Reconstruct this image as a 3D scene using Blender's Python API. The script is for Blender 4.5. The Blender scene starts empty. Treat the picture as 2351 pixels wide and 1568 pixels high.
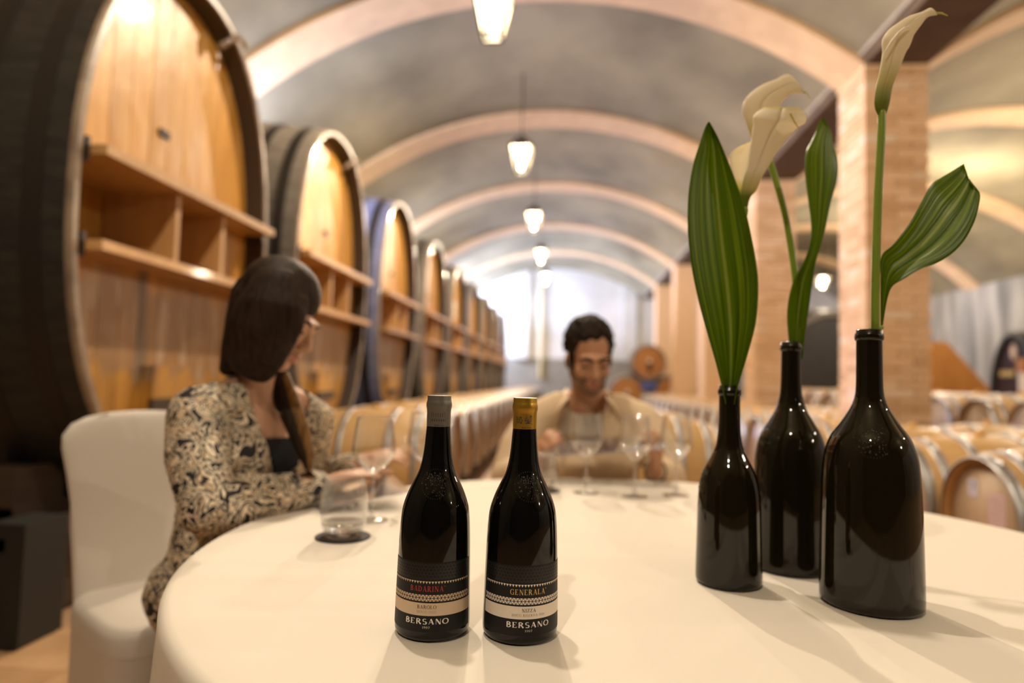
import bpy, bmesh, math, random
from mathutils import Vector, Matrix, noise
random.seed(7)
C = bpy.context.scene.collection
PI = math.pi
W_, H_, F_ = 2351.0, 1568.0, 1507.0

# ---------------------------------------------------------------- camera
yc = Vector((1300 - W_/2, -(876 - H_/2), -F_)).normalized()          # aisle direction seen from the camera
rho = 0.026
up = Vector((math.sin(rho), math.cos(rho), 0)); up.z = -(up.x*yc.x + up.y*yc.y)/yc.z; up.normalize()
xc = yc.cross(up)
ROT = Matrix((xc, yc, up))
EYE = Vector((0, 0, 1.07))
cam = bpy.data.cameras.new('camera'); co = bpy.data.objects.new('camera', cam); C.objects.link(co)
co.matrix_world = Matrix.Translation(EYE) @ ROT.to_4x4()
cam.sensor_width = 36; cam.lens = F_/W_*36; cam.clip_start = .02; cam.clip_end = 200
cam.dof.use_dof = True; cam.dof.focus_distance = 0.82; cam.dof.aperture_fstop = 1.85; cam.dof.aperture_blades = 0
bpy.context.scene.camera = co

def at(px, py, Y):
    d = ROT @ Vector((px - W_/2, -(py - H_/2), -F_))
    return EYE + d*(Y/d.y)

# ---------------------------------------------------------------- world, lights, exposure
sc = bpy.context.scene
sc.view_settings.view_transform = 'Standard'; sc.view_settings.look = 'None'
sc.view_settings.gamma = 1; sc.view_settings.use_curve_mapping = False
sc.view_settings.exposure = 1.42
sc.cycles.use_denoising = True
sc.cycles.max_bounces = 8; sc.cycles.diffuse_bounces = 4; sc.cycles.glossy_bounces = 4
sc.cycles.transmission_bounces = 6; sc.cycles.transparent_max_bounces = 16
sc.cycles.caustics_reflective = False; sc.cycles.caustics_refractive = False
sc.cycles.sample_clamp_indirect = 6
wd = bpy.data.worlds.new('world'); sc.world = wd; wd.use_nodes = True
wd.node_tree.nodes['Background'].inputs[0].default_value = (1, .85, .7, 1)
wd.node_tree.nodes['Background'].inputs[1].default_value = .07
WARM = (1, .845, .66); COOL = (.58, .68, 1)
BAY = 3.735
def point(name, loc, e, col=WARM, r=.05):
    l = bpy.data.lights.new(name, 'POINT'); l.energy = e; l.color = col; l.shadow_soft_size = r
    o = bpy.data.objects.new(name, l); o.location = loc; C.objects.link(o); return o
def area(name, loc, rot, sx, sy, e, col):
    l = bpy.data.lights.new(name, 'AREA'); l.shape = 'RECTANGLE'; l.size = sx; l.size_y = sy; l.energy = e; l.color = col
    o = bpy.data.objects.new(name, l); o.location = loc; o.rotation_euler = rot; C.objects.link(o); return o
LAMP_Y = [5.35 + 3.6*k for k in range(5)]
for y, e in [(-1.85, 85), (1.75, 75), (5.35, 265)] + [(q, 190) for q in LAMP_Y[1:]]:
    point('lamp_light', (-.69, y, 4.265), e)
for y, e in [(-1.6, 70), (2.2, 70), (5.6, 14), (9.2, 90), (12.8, 100), (16.2, 100), (19.7, 100)]:
    point('lamp_light', (7.4, y, 4.2), e)
# daylight from the high windows of the outer wall, behind the casks
for y, e in ((7.1, 150), (14.2, 130), (20.5, 330), (24.0, 300)):
    area('window_light', (-4.35, y, 3.45), (0, math.radians(-80), 0), .7, 1.0, e, COOL)
# ---------------------------------------------------------------- mesh helpers
def frame_from(d, side=None):
    d = d.normalized()
    s = side if side is not None else (Vector((1, 0, 0)) if abs(d.x) < .8 else Vector((0, 1, 0)))
    s = (s - d*s.dot(d)).normalized()
    return s, d.cross(s)
class MB:
    def __init__(s): s.v = []; s.f = []; s.uv = None
    def add(s, vs, fs, M=None):
        n = len(s.v)
        s.v += [tuple(M @ Vector(v)) if M is not None else tuple(v) for v in vs]
        s.f += [tuple(i+n for i in f) for f in fs]; return s
    def box(s, c, d, M=None, bev=0):
        x, y, z = d[0]/2, d[1]/2, d[2]/2; cx, cy, cz = c
        vs = [(cx+i*x, cy+j*y, cz+k*z) for i in (-1, 1) for j in (-1, 1) for k in (-1, 1)]
        return s.add(vs, [(0,1,3,2),(4,6,7,5),(0,4,5,1),(2,3,7,6),(0,2,6,4),(1,5,7,3)], M)
    def lathe(s, prof, n=32, M=None, close=True):
        vs = []; fs = []; m = len(prof)
        for r, z in prof:
            for k in range(n):
                a = 2*PI*k/n; vs.append((r*math.cos(a), r*math.sin(a), z))
        for i in range(m-1):
            for k in range(n):
                k2 = (k+1) % n; fs.append((i*n+k, i*n+k2, (i+1)*n+k2, (i+1)*n+k))
        if close:
            if prof[0][0] > 1e-6: fs.append(tuple(range(n-1, -1, -1)))
            if prof[-1][0] > 1e-6: fs.append(tuple((m-1)*n+k for k in range(n)))
        return s.add(vs, fs, M)
    def tube(s, pts, rad, n=12, side=None, round_=True, M=None):
        pts = [Vector(p) for p in pts]
        if not isinstance(rad, (list, tuple)): rad = [rad]*len(pts)
        rad = [r if isinstance(r, (list, tuple)) else (r, r) for r in rad]
        P = list(pts); R = list(rad)
        if round_:
            d0 = (pts[0]-pts[1]).normalized(); d1 = (pts[-1]-pts[-2]).normalized()
            a = min(rad[0]); b = min(rad[-1])
            P = [pts[0]+d0*a, pts[0]+d0*a*.87, pts[0]+d0*a*.5] + P + [pts[-1]+d1*b*.5, pts[-1]+d1*b*.87, pts[-1]+d1*b]
            f = lambda r, k: (r[0]*k, r[1]*k)
            R = [f(rad[0], .05), f(rad[0], .5), f(rad[0], .87)] + R + [f(rad[-1], .87), f(rad[-1], .5), f(rad[-1], .05)]
        vs = []; sd = side
        for i, p in enumerate(P):
            d = (P[min(i+1, len(P)-1)] - P[max(i-1, 0)])
            u, w = frame_from(d, sd); sd = u
            for k in range(n):
                t = 2*PI*k/n; vs.append(p + u*math.cos(t)*R[i][0] + w*math.sin(t)*R[i][1])
        fs = []
        for i in range(len(P)-1):
            for k in range(n):
                k2 = (k+1) % n; fs.append((i*n+k, i*n+k2, (i+1)*n+k2, (i+1)*n+k))
        fs.append(tuple(range(n-1, -1, -1))); fs.append(tuple((len(P)-1)*n+k for k in range(n)))
        return s.add(vs, fs, M)
    def ell(s, c, r, M=None, n=14, m=9):
        c = Vector(c); vs = [c+Vector((0, 0, -r[2]))]; fs = []
        for i in range(1, m):
            t = -PI/2+PI*i/m
            for k in range(n):
                a = 2*PI*k/n; vs.append(c+Vector((r[0]*math.cos(t)*math.cos(a), r[1]*math.cos(t)*math.sin(a), r[2]*math.sin(t))))
        vs.append(c+Vector((0, 0, r[2])))
        for k in range(n):
            k2 = (k+1) % n
            fs.append((0, 1+k2, 1+k)); fs.append((len(vs)-1, 1+(m-2)*n+k, 1+(m-2)*n+k2))
            for i in range(m-2): fs.append((1+i*n+k, 1+i*n+k2, 1+(i+1)*n+k2, 1+(i+1)*n+k))
        return s.add(vs, fs, M)
    def prism(s, poly, z0, z1, M=None):
        n = len(poly)
        vs = [(x, y, z0) for x, y in poly]+[(x, y, z1) for x, y in poly]
        fs = [tuple(range(n-1, -1, -1)), tuple(range(n, 2*n))]+[(i, (i+1) % n, n+(i+1) % n, n+i) for i in range(n)]
        return s.add(vs, fs, M)
    def grid(s, rows, M=None):
        n = len(rows[0]); vs = [p for r in rows for p in r]; fs = []
        for i in range(len(rows)-1):
            for j in range(n-1): fs.append((i*n+j, i*n+j+1, (i+1)*n+j+1, (i+1)*n+j))
        return s.add(vs, fs, M)
    def mesh(s, name, mat=None, smooth=True):
        me = bpy.data.meshes.new(name); me.from_pydata([tuple(v) for v in s.v], [], s.f); me.validate()
        if smooth: me.polygons.foreach_set('use_smooth', [True]*len(me.polygons))
        if mat: me.materials.append(mat)
        return me
    def build(s, name, mat=None, parent=None, smooth=True, sharp=None, loc=None):
        me = s.mesh(name, mat, smooth)
        bm = bmesh.new(); bm.from_mesh(me); bmesh.ops.recalc_face_normals(bm, faces=bm.faces); bm.to_mesh(me); bm.free()
        if sharp: me.set_sharp_from_angle(angle=math.radians(sharp))
        o = bpy.data.objects.new(name, me); C.objects.link(o)
        if parent: o.parent = parent
        if loc is not None: o.location = loc
        return o
def fuse(mb, name, mat, parent=None, vox=.006, smooth=6, cut=None, solid=0):
    """melts overlapping closed volumes into one continuous skin"""
    o = mb.build(name, mat)
    m = o.modifiers.new('r', 'REMESH'); m.mode = 'VOXEL'; m.voxel_size = vox
    s = o.modifiers.new('s', 'SMOOTH'); s.iterations = smooth; s.factor = .5
    dg = bpy.context.evaluated_depsgraph_get(); me = bpy.data.meshes.new_from_object(o.evaluated_get(dg))
    o.modifiers.clear(); old = o.data; o.data = me; bpy.data.meshes.remove(old); me.name = name
    if cut:
        bm = bmesh.new(); bm.from_mesh(me)
        bmesh.ops.delete(bm, geom=[v for v in bm.verts if cut(v.co)], context='VERTS'); bm.to_mesh(me); bm.free()
    if solid:
        k = o.modifiers.new('solid', 'SOLIDIFY'); k.thickness = solid; k.offset = -1
    me.polygons.foreach_set('use_smooth', [True]*len(me.polygons))
    if not me.materials: me.materials.append(mat)
    if parent: o.parent = parent
    return o
def empty(name, loc, rz=0):
    o = bpy.data.objects.new(name, None); o.location = loc; o.rotation_euler = (0, 0, rz); o.empty_display_size = .1; C.objects.link(o); return o
def tag(o, label, cat, group=None, kind=None):
    o['label'] = label; o['category'] = cat
    if group: o['group'] = group
    if kind: o['kind'] = kind
    return o
def copy_tree(o, parent=None):
    c = o.copy(); C.objects.link(c)
    if parent: c.parent = parent
    for ch in list(o.children): copy_tree(ch, c)
    return c
def catmull(P, n):
    out = []
    for i in range(len(P)-1):
        p0 = P[max(i-1, 0)]; p1 = P[i]; p2 = P[i+1]; p3 = P[min(i+2, len(P)-1)]
        for k in range(n):
            t = k/n
            out.append([.5*((2*b)+(-a+c)*t+(2*a-5*b+4*c-d)*t*t+(-a+3*b-3*c+d)*t**3) for a, b, c, d in zip(p0, p1, p2, p3)])
    out.append(list(P[-1])); return out
ORD = ['first', 'second', 'third', 'fourth', 'fifth', 'sixth', 'seventh', 'eighth', 'ninth', 'tenth', 'eleventh', 'twelfth', 'thirteenth', 'fourteenth', 'fifteenth', 'sixteenth', 'seventeenth', 'eighteenth', 'nineteenth', 'twentieth'] + ['twenty-'+w for w in ('first', 'second', 'third', 'fourth', 'fifth', 'sixth', 'seventh', 'eighth', 'ninth')]

# ---------------------------------------------------------------- materials
def M_(name, col, rough=.5, metal=0, spec=.5, coat=0, emit=None, estr=0, sss=0, trans=0, ior=1.5):
    m = bpy.data.materials.new(name); m.use_nodes = True; b = m.node_tree.nodes['Principled BSDF']
    b.inputs['Base Color'].default_value = (*col, 1); b.inputs['Roughness'].default_value = rough
    b.inputs['Metallic'].default_value = metal; b.inputs['Specular IOR Level'].default_value = spec
    b.inputs['Coat Weight'].default_value = coat; b.inputs['Coat Roughness'].default_value = .08; b.inputs['IOR'].default_value = ior
    if emit: b.inputs['Emission Color'].default_value = (*emit, 1); b.inputs['Emission Strength'].default_value = estr
    if sss: b.inputs['Subsurface Weight'].default_value = sss; b.inputs['Subsurface Radius'].default_value = (.01, .006, .004)
    if trans: b.inputs['Transmission Weight'].default_value = trans
    return m
def nd(m, t, **kw):
    n = m.node_tree.nodes.new(t)
    for k, v in kw.items():
        if k in n.inputs: n.inputs[k].default_value = v
        else: setattr(n, k, v)
    return n
def lk(m, a, b): m.node_tree.links.new(a, b)
def ramp(m, fac, stops, interp='LINEAR'):
    r = nd(m, 'ShaderNodeValToRGB'); r.color_ramp.interpolation = interp; e = r.color_ramp.elements
    while len(e) < len(stops): e.new(.5)
    for k, (p, c) in enumerate(stops): e[k].position = p; e[k].color = (*c, 1)
    lk(m, fac, r.inputs[0]); return r
def coords(m, scale=(1, 1, 1), kind='Object'):
    t = nd(m, 'ShaderNodeTexCoord'); p = nd(m, 'ShaderNodeMapping'); p.inputs['Scale'].default_value = scale
    lk(m, t.outputs[kind], p.inputs[0]); return p.outputs[0]
def P_(m): return m.node_tree.nodes['Principled BSDF']
def bump(m, h, strength=.2, dist=.01):
    b = nd(m, 'ShaderNodeBump'); b.inputs['Strength'].default_value = strength; b.inputs['Distance'].default_value = dist
    lk(m, h, b.inputs['Height']); lk(m, b.outputs[0], P_(m).inputs['Normal'])
def noisy(name, c0, c1, scale=3, stretch=(1, 1, 1), rough=.6, bmp=0, detail=5, lo=.35, hi=.65, bdist=.01, **kw):
    m = M_(name, c0, rough, **kw); n = nd(m, 'ShaderNodeTexNoise', Scale=scale, Detail=detail)
    lk(m, coords(m, stretch), n.inputs['Vector']); r = ramp(m, n.outputs['Fac'], [(lo, c0), (hi, c1)])
    lk(m, r.outputs[0], P_(m).inputs['Base Color'])
    if bmp: bump(m, n.outputs['Fac'], bmp, bdist)
    return m
def mixc(m, fac, a, b, mode='MIX'):
    x = nd(m, 'ShaderNodeMix'); x.data_type = 'RGBA'; x.blend_type = mode
    for s, v in ((x.inputs[0], fac), (x.inputs[6], a), (x.inputs[7], b)):
        if hasattr(v, 'links'): lk(m, v, s)
        elif isinstance(v, (int, float)): s.default_value = v
        else: s.default_value = (*v, 1)
    return x.outputs[2]
def thin_glass(name, tint=(1, 1, 1), gloss=1.0, ior=1.45, base=.03):
    m = bpy.data.materials.new(name); m.use_nodes = True; nt = m.node_tree; nt.nodes.clear()
    out = nd(m, 'ShaderNodeOutputMaterial'); mix = nd(m, 'ShaderNodeMixShader'); t = nd(m, 'ShaderNodeBsdfTransparent'); g = nd(m, 'ShaderNodeBsdfGlossy')
    t.inputs[0].default_value = (*tint, 1); g.inputs['Roughness'].default_value = .015; g.inputs[0].default_value = (gloss, gloss, gloss, 1)
    f = nd(m, 'ShaderNodeLayerWeight', Blend=.5); p = nd(m, 'ShaderNodeMath', operation='POWER'); lk(m, f.outputs['Facing'], p.inputs[0]); p.inputs[1].default_value = 2.1
    q = nd(m, 'ShaderNodeMath', operation='MULTIPLY_ADD'); lk(m, p.outputs[0], q.inputs[0]); q.inputs[1].default_value = .9; q.inputs[2].default_value = ((ior-1)/(ior+1))**2
    lk(m, q.outputs[0], mix.inputs[0]); lk(m, t.outputs[0], mix.inputs[1]); lk(m, g.outputs[0], mix.inputs[2]); lk(m, mix.outputs[0], out.inputs[0]); return m

def wood(name, c0, c1, rough=.35, coat=0, grain=(6, 6, .6), var=.25, worn=None):
    m = M_(name, c0, rough, coat=coat); v = coords(m, grain)
    n = nd(m, 'ShaderNodeTexNoise', Scale=3, Detail=6, Roughness=.6, Distortion=.4); lk(m, v, n.inputs['Vector'])
    r = ramp(m, n.outputs['Fac'], [(.3, c0), (.7, c1)]); col = r.outputs[0]
    oi = nd(m, 'ShaderNodeObjectInfo'); h = nd(m, 'ShaderNodeMapRange'); h.inputs[3].default_value = 1-var; h.inputs[4].default_value = 1+var*.4
    lk(m, oi.outputs['Random'], h.inputs[0])
    col = mixc(m, 1.0, col, h.outputs[0], 'MULTIPLY')
    if worn:
        z0, z1, wc = worn
        tc = nd(m, 'ShaderNodeTexCoord'); sx = nd(m, 'ShaderNodeSeparateXYZ'); lk(m, tc.outputs['Object'], sx.inputs[0])
        n2 = nd(m, 'ShaderNodeTexNoise', Scale=2.2, Detail=4); lk(m, coords(m, (3, 3, .8)), n2.inputs['Vector'])
        a = nd(m, 'ShaderNodeMath', operation='MULTIPLY_ADD'); lk(m, n2.outputs['Fac'], a.inputs[0]); a.inputs[1].default_value = .5; lk(m, sx.outputs[2], a.inputs[2])
        rr = ramp(m, a.outputs[0], [(0, (0, 0, 0)), ((z0+.25)/3, (0, 0, 0)), ((z0+.3)/3, (1, 1, 1)), ((z1+.25)/3, (1, 1, 1)), ((z1+.33)/3, (0, 0, 0))])
        dv = nd(m, 'ShaderNodeMath', operation='DIVIDE'); lk(m, a.outputs[0], dv.inputs[0]); dv.inputs[1].default_value = 3.0; lk(m, dv.outputs[0], rr.inputs[0])
        mx = nd(m, 'ShaderNodeMath', operation='MULTIPLY'); lk(m, rr.outputs[0], mx.inputs[0]); mx.inputs[1].default_value = .7
        col = mixc(m, mx.outputs[0], col, wc)
        n4 = nd(m, 'ShaderNodeTexNoise', Scale=1, Detail=3); lk(m, coords(m, (7, 7, 1.6)), n4.inputs['Vector'])   # worn varnish patches, their shine put in as paler colour
        pt = ramp(m, n4.outputs['Fac'], [(.52, (0, 0, 0)), (.60, (1, 1, 1))]); px = nd(m, 'ShaderNodeMath', operation='MULTIPLY'); lk(m, pt.outputs[0], px.inputs[0]); lk(m, mx.outputs[0], px.inputs[1])
        col = mixc(m, px.outputs[0], col, (.50, .37, .25))
        sy = nd(m, 'ShaderNodeMath', operation='ADD'); lk(m, sx.outputs[1], sy.inputs[0]); sy.inputs[1].default_value = .22                # an old wine stain running down
        ab = nd(m, 'ShaderNodeMath', operation='ABSOLUTE'); lk(m, sy.outputs[0], ab.inputs[0]); s1 = nd(m, 'ShaderNodeMath', operation='MULTIPLY_ADD'); lk(m, n2.outputs['Fac'], s1.inputs[0]); s1.inputs[1].default_value = .16; lk(m, ab.outputs[0], s1.inputs[2])
        sr = ramp(m, s1.outputs[0], [(.10, (1, 1, 1)), (.15, (0, 0, 0))]); zr = ramp(m, sx.outputs[2], [(.45, (0, 0, 0)), (.6, (1, 1, 1)), (1, (1, 1, 1))])
        zl = nd(m, 'ShaderNodeMath', operation='LESS_THAN'); lk(m, sx.outputs[2], zl.inputs[0]); zl.inputs[1].default_value = 1.16
        a1 = nd(m, 'ShaderNodeMath', operation='MULTIPLY'); lk(m, sr.outputs[0], a1.inputs[0]); lk(m, zr.outputs[0], a1.inputs[1]); a2 = nd(m, 'ShaderNodeMath', operation='MULTIPLY'); lk(m, a1.outputs[0], a2.inputs[0]); lk(m, zl.outputs[0], a2.inputs[1])
        a3 = nd(m, 'ShaderNodeMath', operation='MULTIPLY'); lk(m, a2.outputs[0], a3.inputs[0]); a3.inputs[1].default_value = .75
        col = mixc(m, a3.outputs[0], col, (.10, .07, .05))
    lk(m, col, P_(m).inputs['Base Color'])
    if worn:
        n3 = nd(m, 'ShaderNodeTexNoise', Scale=1, Detail=2); lk(m, coords(m, (9, 9, 5)), n3.inputs['Vector']); bump(m, n3.outputs['Fac'], .35, .02)
    else: bump(m, n.outputs['Fac'], .08, .004)
    return m

m_vault = noisy('vault_concrete', (.165, .138, .084), (.35, .30, .19), .8, (1, .7, 1), .85, .15, lo=.3, hi=.7)
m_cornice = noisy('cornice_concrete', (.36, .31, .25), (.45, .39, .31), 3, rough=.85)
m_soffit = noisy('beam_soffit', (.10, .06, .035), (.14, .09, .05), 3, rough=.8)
m_rib = noisy('rib_brick', (.64, .44, .26), (.74, .52, .31), 5, (1, 1, 1), .8, .1)
m_brick = M_('brick', (.62, .38, .22), .85)
_n = nd(m_brick, 'ShaderNodeObjectInfo'); _r = ramp(m_brick, _n.outputs['Random'], [(0, (.60, .37, .205)), (.5, (.75, .50, .31)), (.85, (.79, .54, .345)), (1, (.78, .63, .49))])
_t = nd(m_brick, 'ShaderNodeTexNoise', Scale=25); lk(m_brick, coords(m_brick), _t.inputs['Vector'])
lk(m_brick, mixc(m_brick, .18, _r.outputs[0], _t.outputs['Color'], 'OVERLAY'), P_(m_brick).inputs['Base Color']); bump(m_brick, _t.outputs['Fac'], .3, .004)
m_brick_far = noisy('brick_far', (.64, .42, .24), (.74, .49, .30), 6, (1, 1, 4), .85)
m_mortar = M_('mortar', (.52, .40, .29), .9)
m_plaster = noisy('plaster_wall', (.50, .49, .46), (.62, .60, .56), .8, (1, 1, 1), .85)
m_dado = noisy('dado_plaster', (.20, .185, .15), (.26, .235, .19), 1.5, rough=.85)
m_right = noisy('right_wall_plaster', (.17, .165, .15), (.42, .40, .36), 1.2, (1, 2.5, .35), .85)
m_left = noisy('left_wall_plaster', (.12, .105, .085), (.18, .16, .13), 1, rough=.85)
m_wallshade = M_('near_wall_shade', (.02, .018, .015), .9)  # near-black colour stands in for the dark behind the camera
m_floor = noisy('floor_screed', (.36, .22, .12), (.46, .29, .17), 1.5, rough=.55)
m_tile = noisy('terracotta', (.40, .24, .12), (.54, .34, .19), 3, rough=.45, bmp=.1)
m_head = wood('cask_head_oak', (.45, .205, .034), (.62, .325, .062), .42, coat=.12, worn=(.55, 1.02, (.27, .165, .095)), var=.22)
m_shelf = wood('shelf_oak', (.50, .27, .10), (.62, .36, .15), .35, coat=.3)
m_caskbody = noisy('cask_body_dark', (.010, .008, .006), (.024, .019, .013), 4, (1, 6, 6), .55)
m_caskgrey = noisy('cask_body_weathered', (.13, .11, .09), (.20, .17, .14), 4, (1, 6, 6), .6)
m_caskcool = noisy('cask_body_cool_lit', (.13, .14, .24), (.19, .20, .31), 4, (1, 6, 6), .6)  # cool daylight on the staves is put into this colour
m_caskrim = noisy('cask_rim', (.17, .125, .09), (.30, .225, .16), 8, rough=.35, coat=.6)
m_rimin = M_('cask_rim_inner', (.028, .014, .007), .5)
m_hoopdk = M_('dark_iron_hoop', (.05, .042, .036), .45, metal=.8)
m_stand = noisy('stand_dark_wood', (.035, .020, .012), (.055, .032, .019), 3, (1, .6, 4), .6)
m_post = M_('post_black', (.008, .008, .007), .6)
m_iron = M_('black_iron', (.02, .018, .016), .5, metal=.6)
m_oak = wood('barrique_oak', (.58, .36, .145), (.70, .46, .21), .42, coat=.15, grain=(.6, 8, 8), var=.12)
m_oakhead = wood('barrique_head', (.46, .33, .22), (.58, .43, .30), .5, grain=(5, 5, .6), var=.15)
m_hoop = M_('galvanised_hoop', (.42, .42, .43), .38, metal=.75)
m_chime = wood('barrique_chime', (.33, .16, .05), (.42, .22, .08), .5, var=.1)
m_bung = M_('silicone_bung', (.75, .45, .15), .5)
m_stick = M_('lilac_sticker', (.70, .68, .85), .6)
m_pink = M_('pink_sheet', (.68, .50, .54), .6)
m_ink = M_('ink', (.05, .05, .07), .6)
m_cloth = M_('tablecloth_cotton', (.82, .765, .68), .85)
_w1 = nd(m_cloth, 'ShaderNodeTexWave', Scale=420, Distortion=.6); _w2 = nd(m_cloth, 'ShaderNodeTexWave', Scale=420, Distortion=.6, bands_direction='Y')
_v = coords(m_cloth); lk(m_cloth, _v, _w1.inputs['Vector']); lk(m_cloth, _v, _w2.inputs['Vector'])
_a = nd(m_cloth, 'ShaderNodeMath', operation='ADD'); lk(m_cloth, _w1.outputs['Fac'], _a.inputs[0]); lk(m_cloth, _w2.outputs['Fac'], _a.inputs[1]); bump(m_cloth, _a.outputs[0], .18, .0006)
m_spandex = M_('stretch_cover', (.60, .555, .505), .6)
m_wine = M_('black_glass', (.003, .0026, .0022), .045, spec=.42)
m_vase = M_('dark_olive_glass', (.009, .0066, .0025), .035, spec=.42)
m_crest = M_('crest_glass', (.004, .0035, .003), .16, spec=.7)
m_lab = M_('label_black', (.0075, .007, .0068), .55, spec=.3)
m_labgloss = M_('label_gloss_black', (.012, .0115, .011), .3)
m_cream = M_('label_cream', (.66, .50, .35), .6); m_white = M_('label_white', (.80, .70, .60), .6)
m_red = M_('label_red', (.42, .030, .022), .5); m_gold = M_('label_gold', (.62, .43, .16), .4, metal=.3)
m_dkink = M_('label_ink', (.05, .035, .03), .6); m_greyink = M_('label_grey_ink', (.36, .29, .22), .6); m_paper = M_('label_print_white', (.80, .74, .66), .6)
m_capg = M_('capsule_grey', (.20, .185, .165), .42, metal=.55); m_capo = M_('capsule_gold', (.62, .38, .055), .33, metal=.85)
m_caprint = M_('capsule_print', (.05, .042, .035), .5)
m_glass = thin_glass('thin_crystal', (.985, .985, .985), 1.0, 1.5)
m_water = M_('water', (1, 1, 1), 0, trans=1, ior=1.33)
m_thick = thin_glass('thick_glass', (.93, .93, .93), 1.0, 1.9)
m_acryl = thin_glass('clear_acrylic', (.9, .9, .92), 1.0, 1.9)
m_sheet = M_('printed_sheet', (.62, .60, .60), .5)
m_coaster = M_('coaster_black', (.012, .012, .012), .6)
m_stem = noisy('calla_stem', (.15, .23, .015), (.23, .32, .03), 6, (4, 4, .5), .4)
m_leaf = M_('leaf', (.04, .11, .01), .34, spec=.32)
_u = nd(m_leaf, 'ShaderNodeUVMap'); _s = nd(m_leaf, 'ShaderNodeSeparateXYZ'); lk(m_leaf, _u.outputs[0], _s.inputs[0])
_n = nd(m_leaf, 'ShaderNodeTexNoise', Scale=1, Detail=3); _mp = nd(m_leaf, 'ShaderNodeMapping'); _mp.inputs['Scale'].default_value = (16, .7, 1); lk(m_leaf, _u.outputs[0], _mp.inputs[0]); lk(m_leaf, _mp.outputs[0], _n.inputs['Vector'])
_r = ramp(m_leaf, _n.outputs['Fac'], [(.34, (.05, .095, .002)), (.52, (.13, .20, .006)), (.62, (.26, .36, .012)), (.72, (.48, .54, .08))])
_mid = ramp(m_leaf, _s.outputs[0], [(0, (0, 0, 0)), (.478, (0, 0, 0)), (.495, (1, 1, 1)), (.512, (1, 1, 1)), (.528, (0, 0, 0))])
lk(m_leaf, mixc(m_leaf, _mid.outputs[0], _r.outputs[0], (.36, .40, .12)), P_(m_leaf).inputs['Base Color'])
_wv = nd(m_leaf, 'ShaderNodeTexNoise', Scale=1, Detail=1); _mp2 = nd(m_leaf, 'ShaderNodeMapping'); _mp2.inputs['Scale'].default_value = (30, 1.2, 1); lk(m_leaf, _u.outputs[0], _mp2.inputs[0]); lk(m_leaf, _mp2.outputs[0], _wv.inputs['Vector']); bump(m_leaf, _wv.outputs['Fac'], .35, .004)
def translucent(m, col, f):
    t = nd(m, 'ShaderNodeBsdfTranslucent'); t.inputs[0].default_value = (*col, 1); x = nd(m, 'ShaderNodeMixShader'); x.inputs[0].default_value = f
    o = [n for n in m.node_tree.nodes if n.type == 'OUTPUT_MATERIAL'][0]; lk(m, P_(m).outputs[0], x.inputs[1]); lk(m, t.outputs[0], x.inputs[2]); lk(m, x.outputs[0], o.inputs[0])
translucent(m_leaf, (.24, .36, .02), .38)
m_spathe = M_('calla_spathe', (.80, .72, .52), .45)
_u = nd(m_spathe, 'ShaderNodeUVMap'); _s = nd(m_spathe, 'ShaderNodeSeparateXYZ'); lk(m_spathe, _u.outputs[0], _s.inputs[0])
_r = ramp(m_spathe, _s.outputs[1], [(0, (.15, .22, .012)), (.10, (.26, .31, .025)), (.20, (.74, .68, .28)), (.32, (.93, .87, .72)), (.95, (.93, .87, .72)), (1, (.70, .62, .2))])
lk(m_spathe, _r.outputs[0], P_(m_spathe).inputs['Base Color']); translucent(m_spathe, (.92, .84, .62), .5)
lk(m_spathe, _r.outputs[0], [n for n in m_spathe.node_tree.nodes if n.type == 'BSDF_TRANSLUCENT'][0].inputs[0])
m_tipgreen = M_('calla_tip', (.50, .46, .08), .5); m_fold = M_('calla_fold', (.93, .87, .72), .45, sss=.15)
m_frame = M_('lantern_black_iron', (.07, .062, .045), .9, spec=.04); m_glowball = thin_glass('glow_ball'); _e = nd(m_glowball, 'ShaderNodeEmission', Strength=34); _e.inputs[0].default_value = (1, .84, .6, 1); _x = nd(m_glowball, 'ShaderNodeMixShader'); _x.inputs[0].default_value = .25  # globe material is an added glow that whitens the lantern's upper half
_o = [n for n in m_glowball.node_tree.nodes if n.type == 'OUTPUT_MATERIAL'][0]; _t = nd(m_glowball, 'ShaderNodeBsdfTransparent'); lk(m_glowball, _t.outputs[0], _x.inputs[1]); lk(m_glowball, _e.outputs[0], _x.inputs[2]); lk(m_glowball, _x.outputs[0], _o.inputs[0])
m_bulb = M_('bulb_glow', (1, .9, .7), .5, emit=(1, .82, .55), estr=22)
m_pane = thin_glass('lantern_pane', (.95, .92, .85), .6, 1.4)
m_skin = noisy('skin', (.50, .27, .165), (.56, .31, .195), 12, rough=.5, sss=.08)
m_skinm = noisy('skin_man', (.47, .235, .13), (.54, .28, .165), 12, rough=.5, sss=.08)
m_lip = M_('lips', (.46, .16, .12), .4); m_eyew = M_('eye_white', (.36, .28, .22), .4); m_iris = M_('iris', (.06, .03, .015), .2)
m_hair = noisy('dark_brown_hair', (.012, .0062, .003), (.034, .0175, .009), 8, (14, 14, 1.2), .55, .4, bdist=.006, spec=.18)
m_hairtip = noisy('caramel_hair', (.11, .05, .014), (.28, .145, .042), 8, (14, 14, 1.2), .5, .4, bdist=.006, spec=.25)
m_hairm = noisy('curly_hair', (.007, .0045, .003), (.026, .015, .008), 40, rough=.65, bmp=.5, spec=.15)
m_stub = noisy('stubble', (.16, .085, .05), (.26, .14, .08), 60, rough=.7)
m_shirt = M_('patterned_viscose', (.62, .46, .29), .75)
_v = coords(m_shirt); _d = nd(m_shirt, 'ShaderNodeTexNoise', Scale=9, Detail=1, Distortion=1.2); lk(m_shirt, _v, _d.inputs['Vector'])
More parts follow.
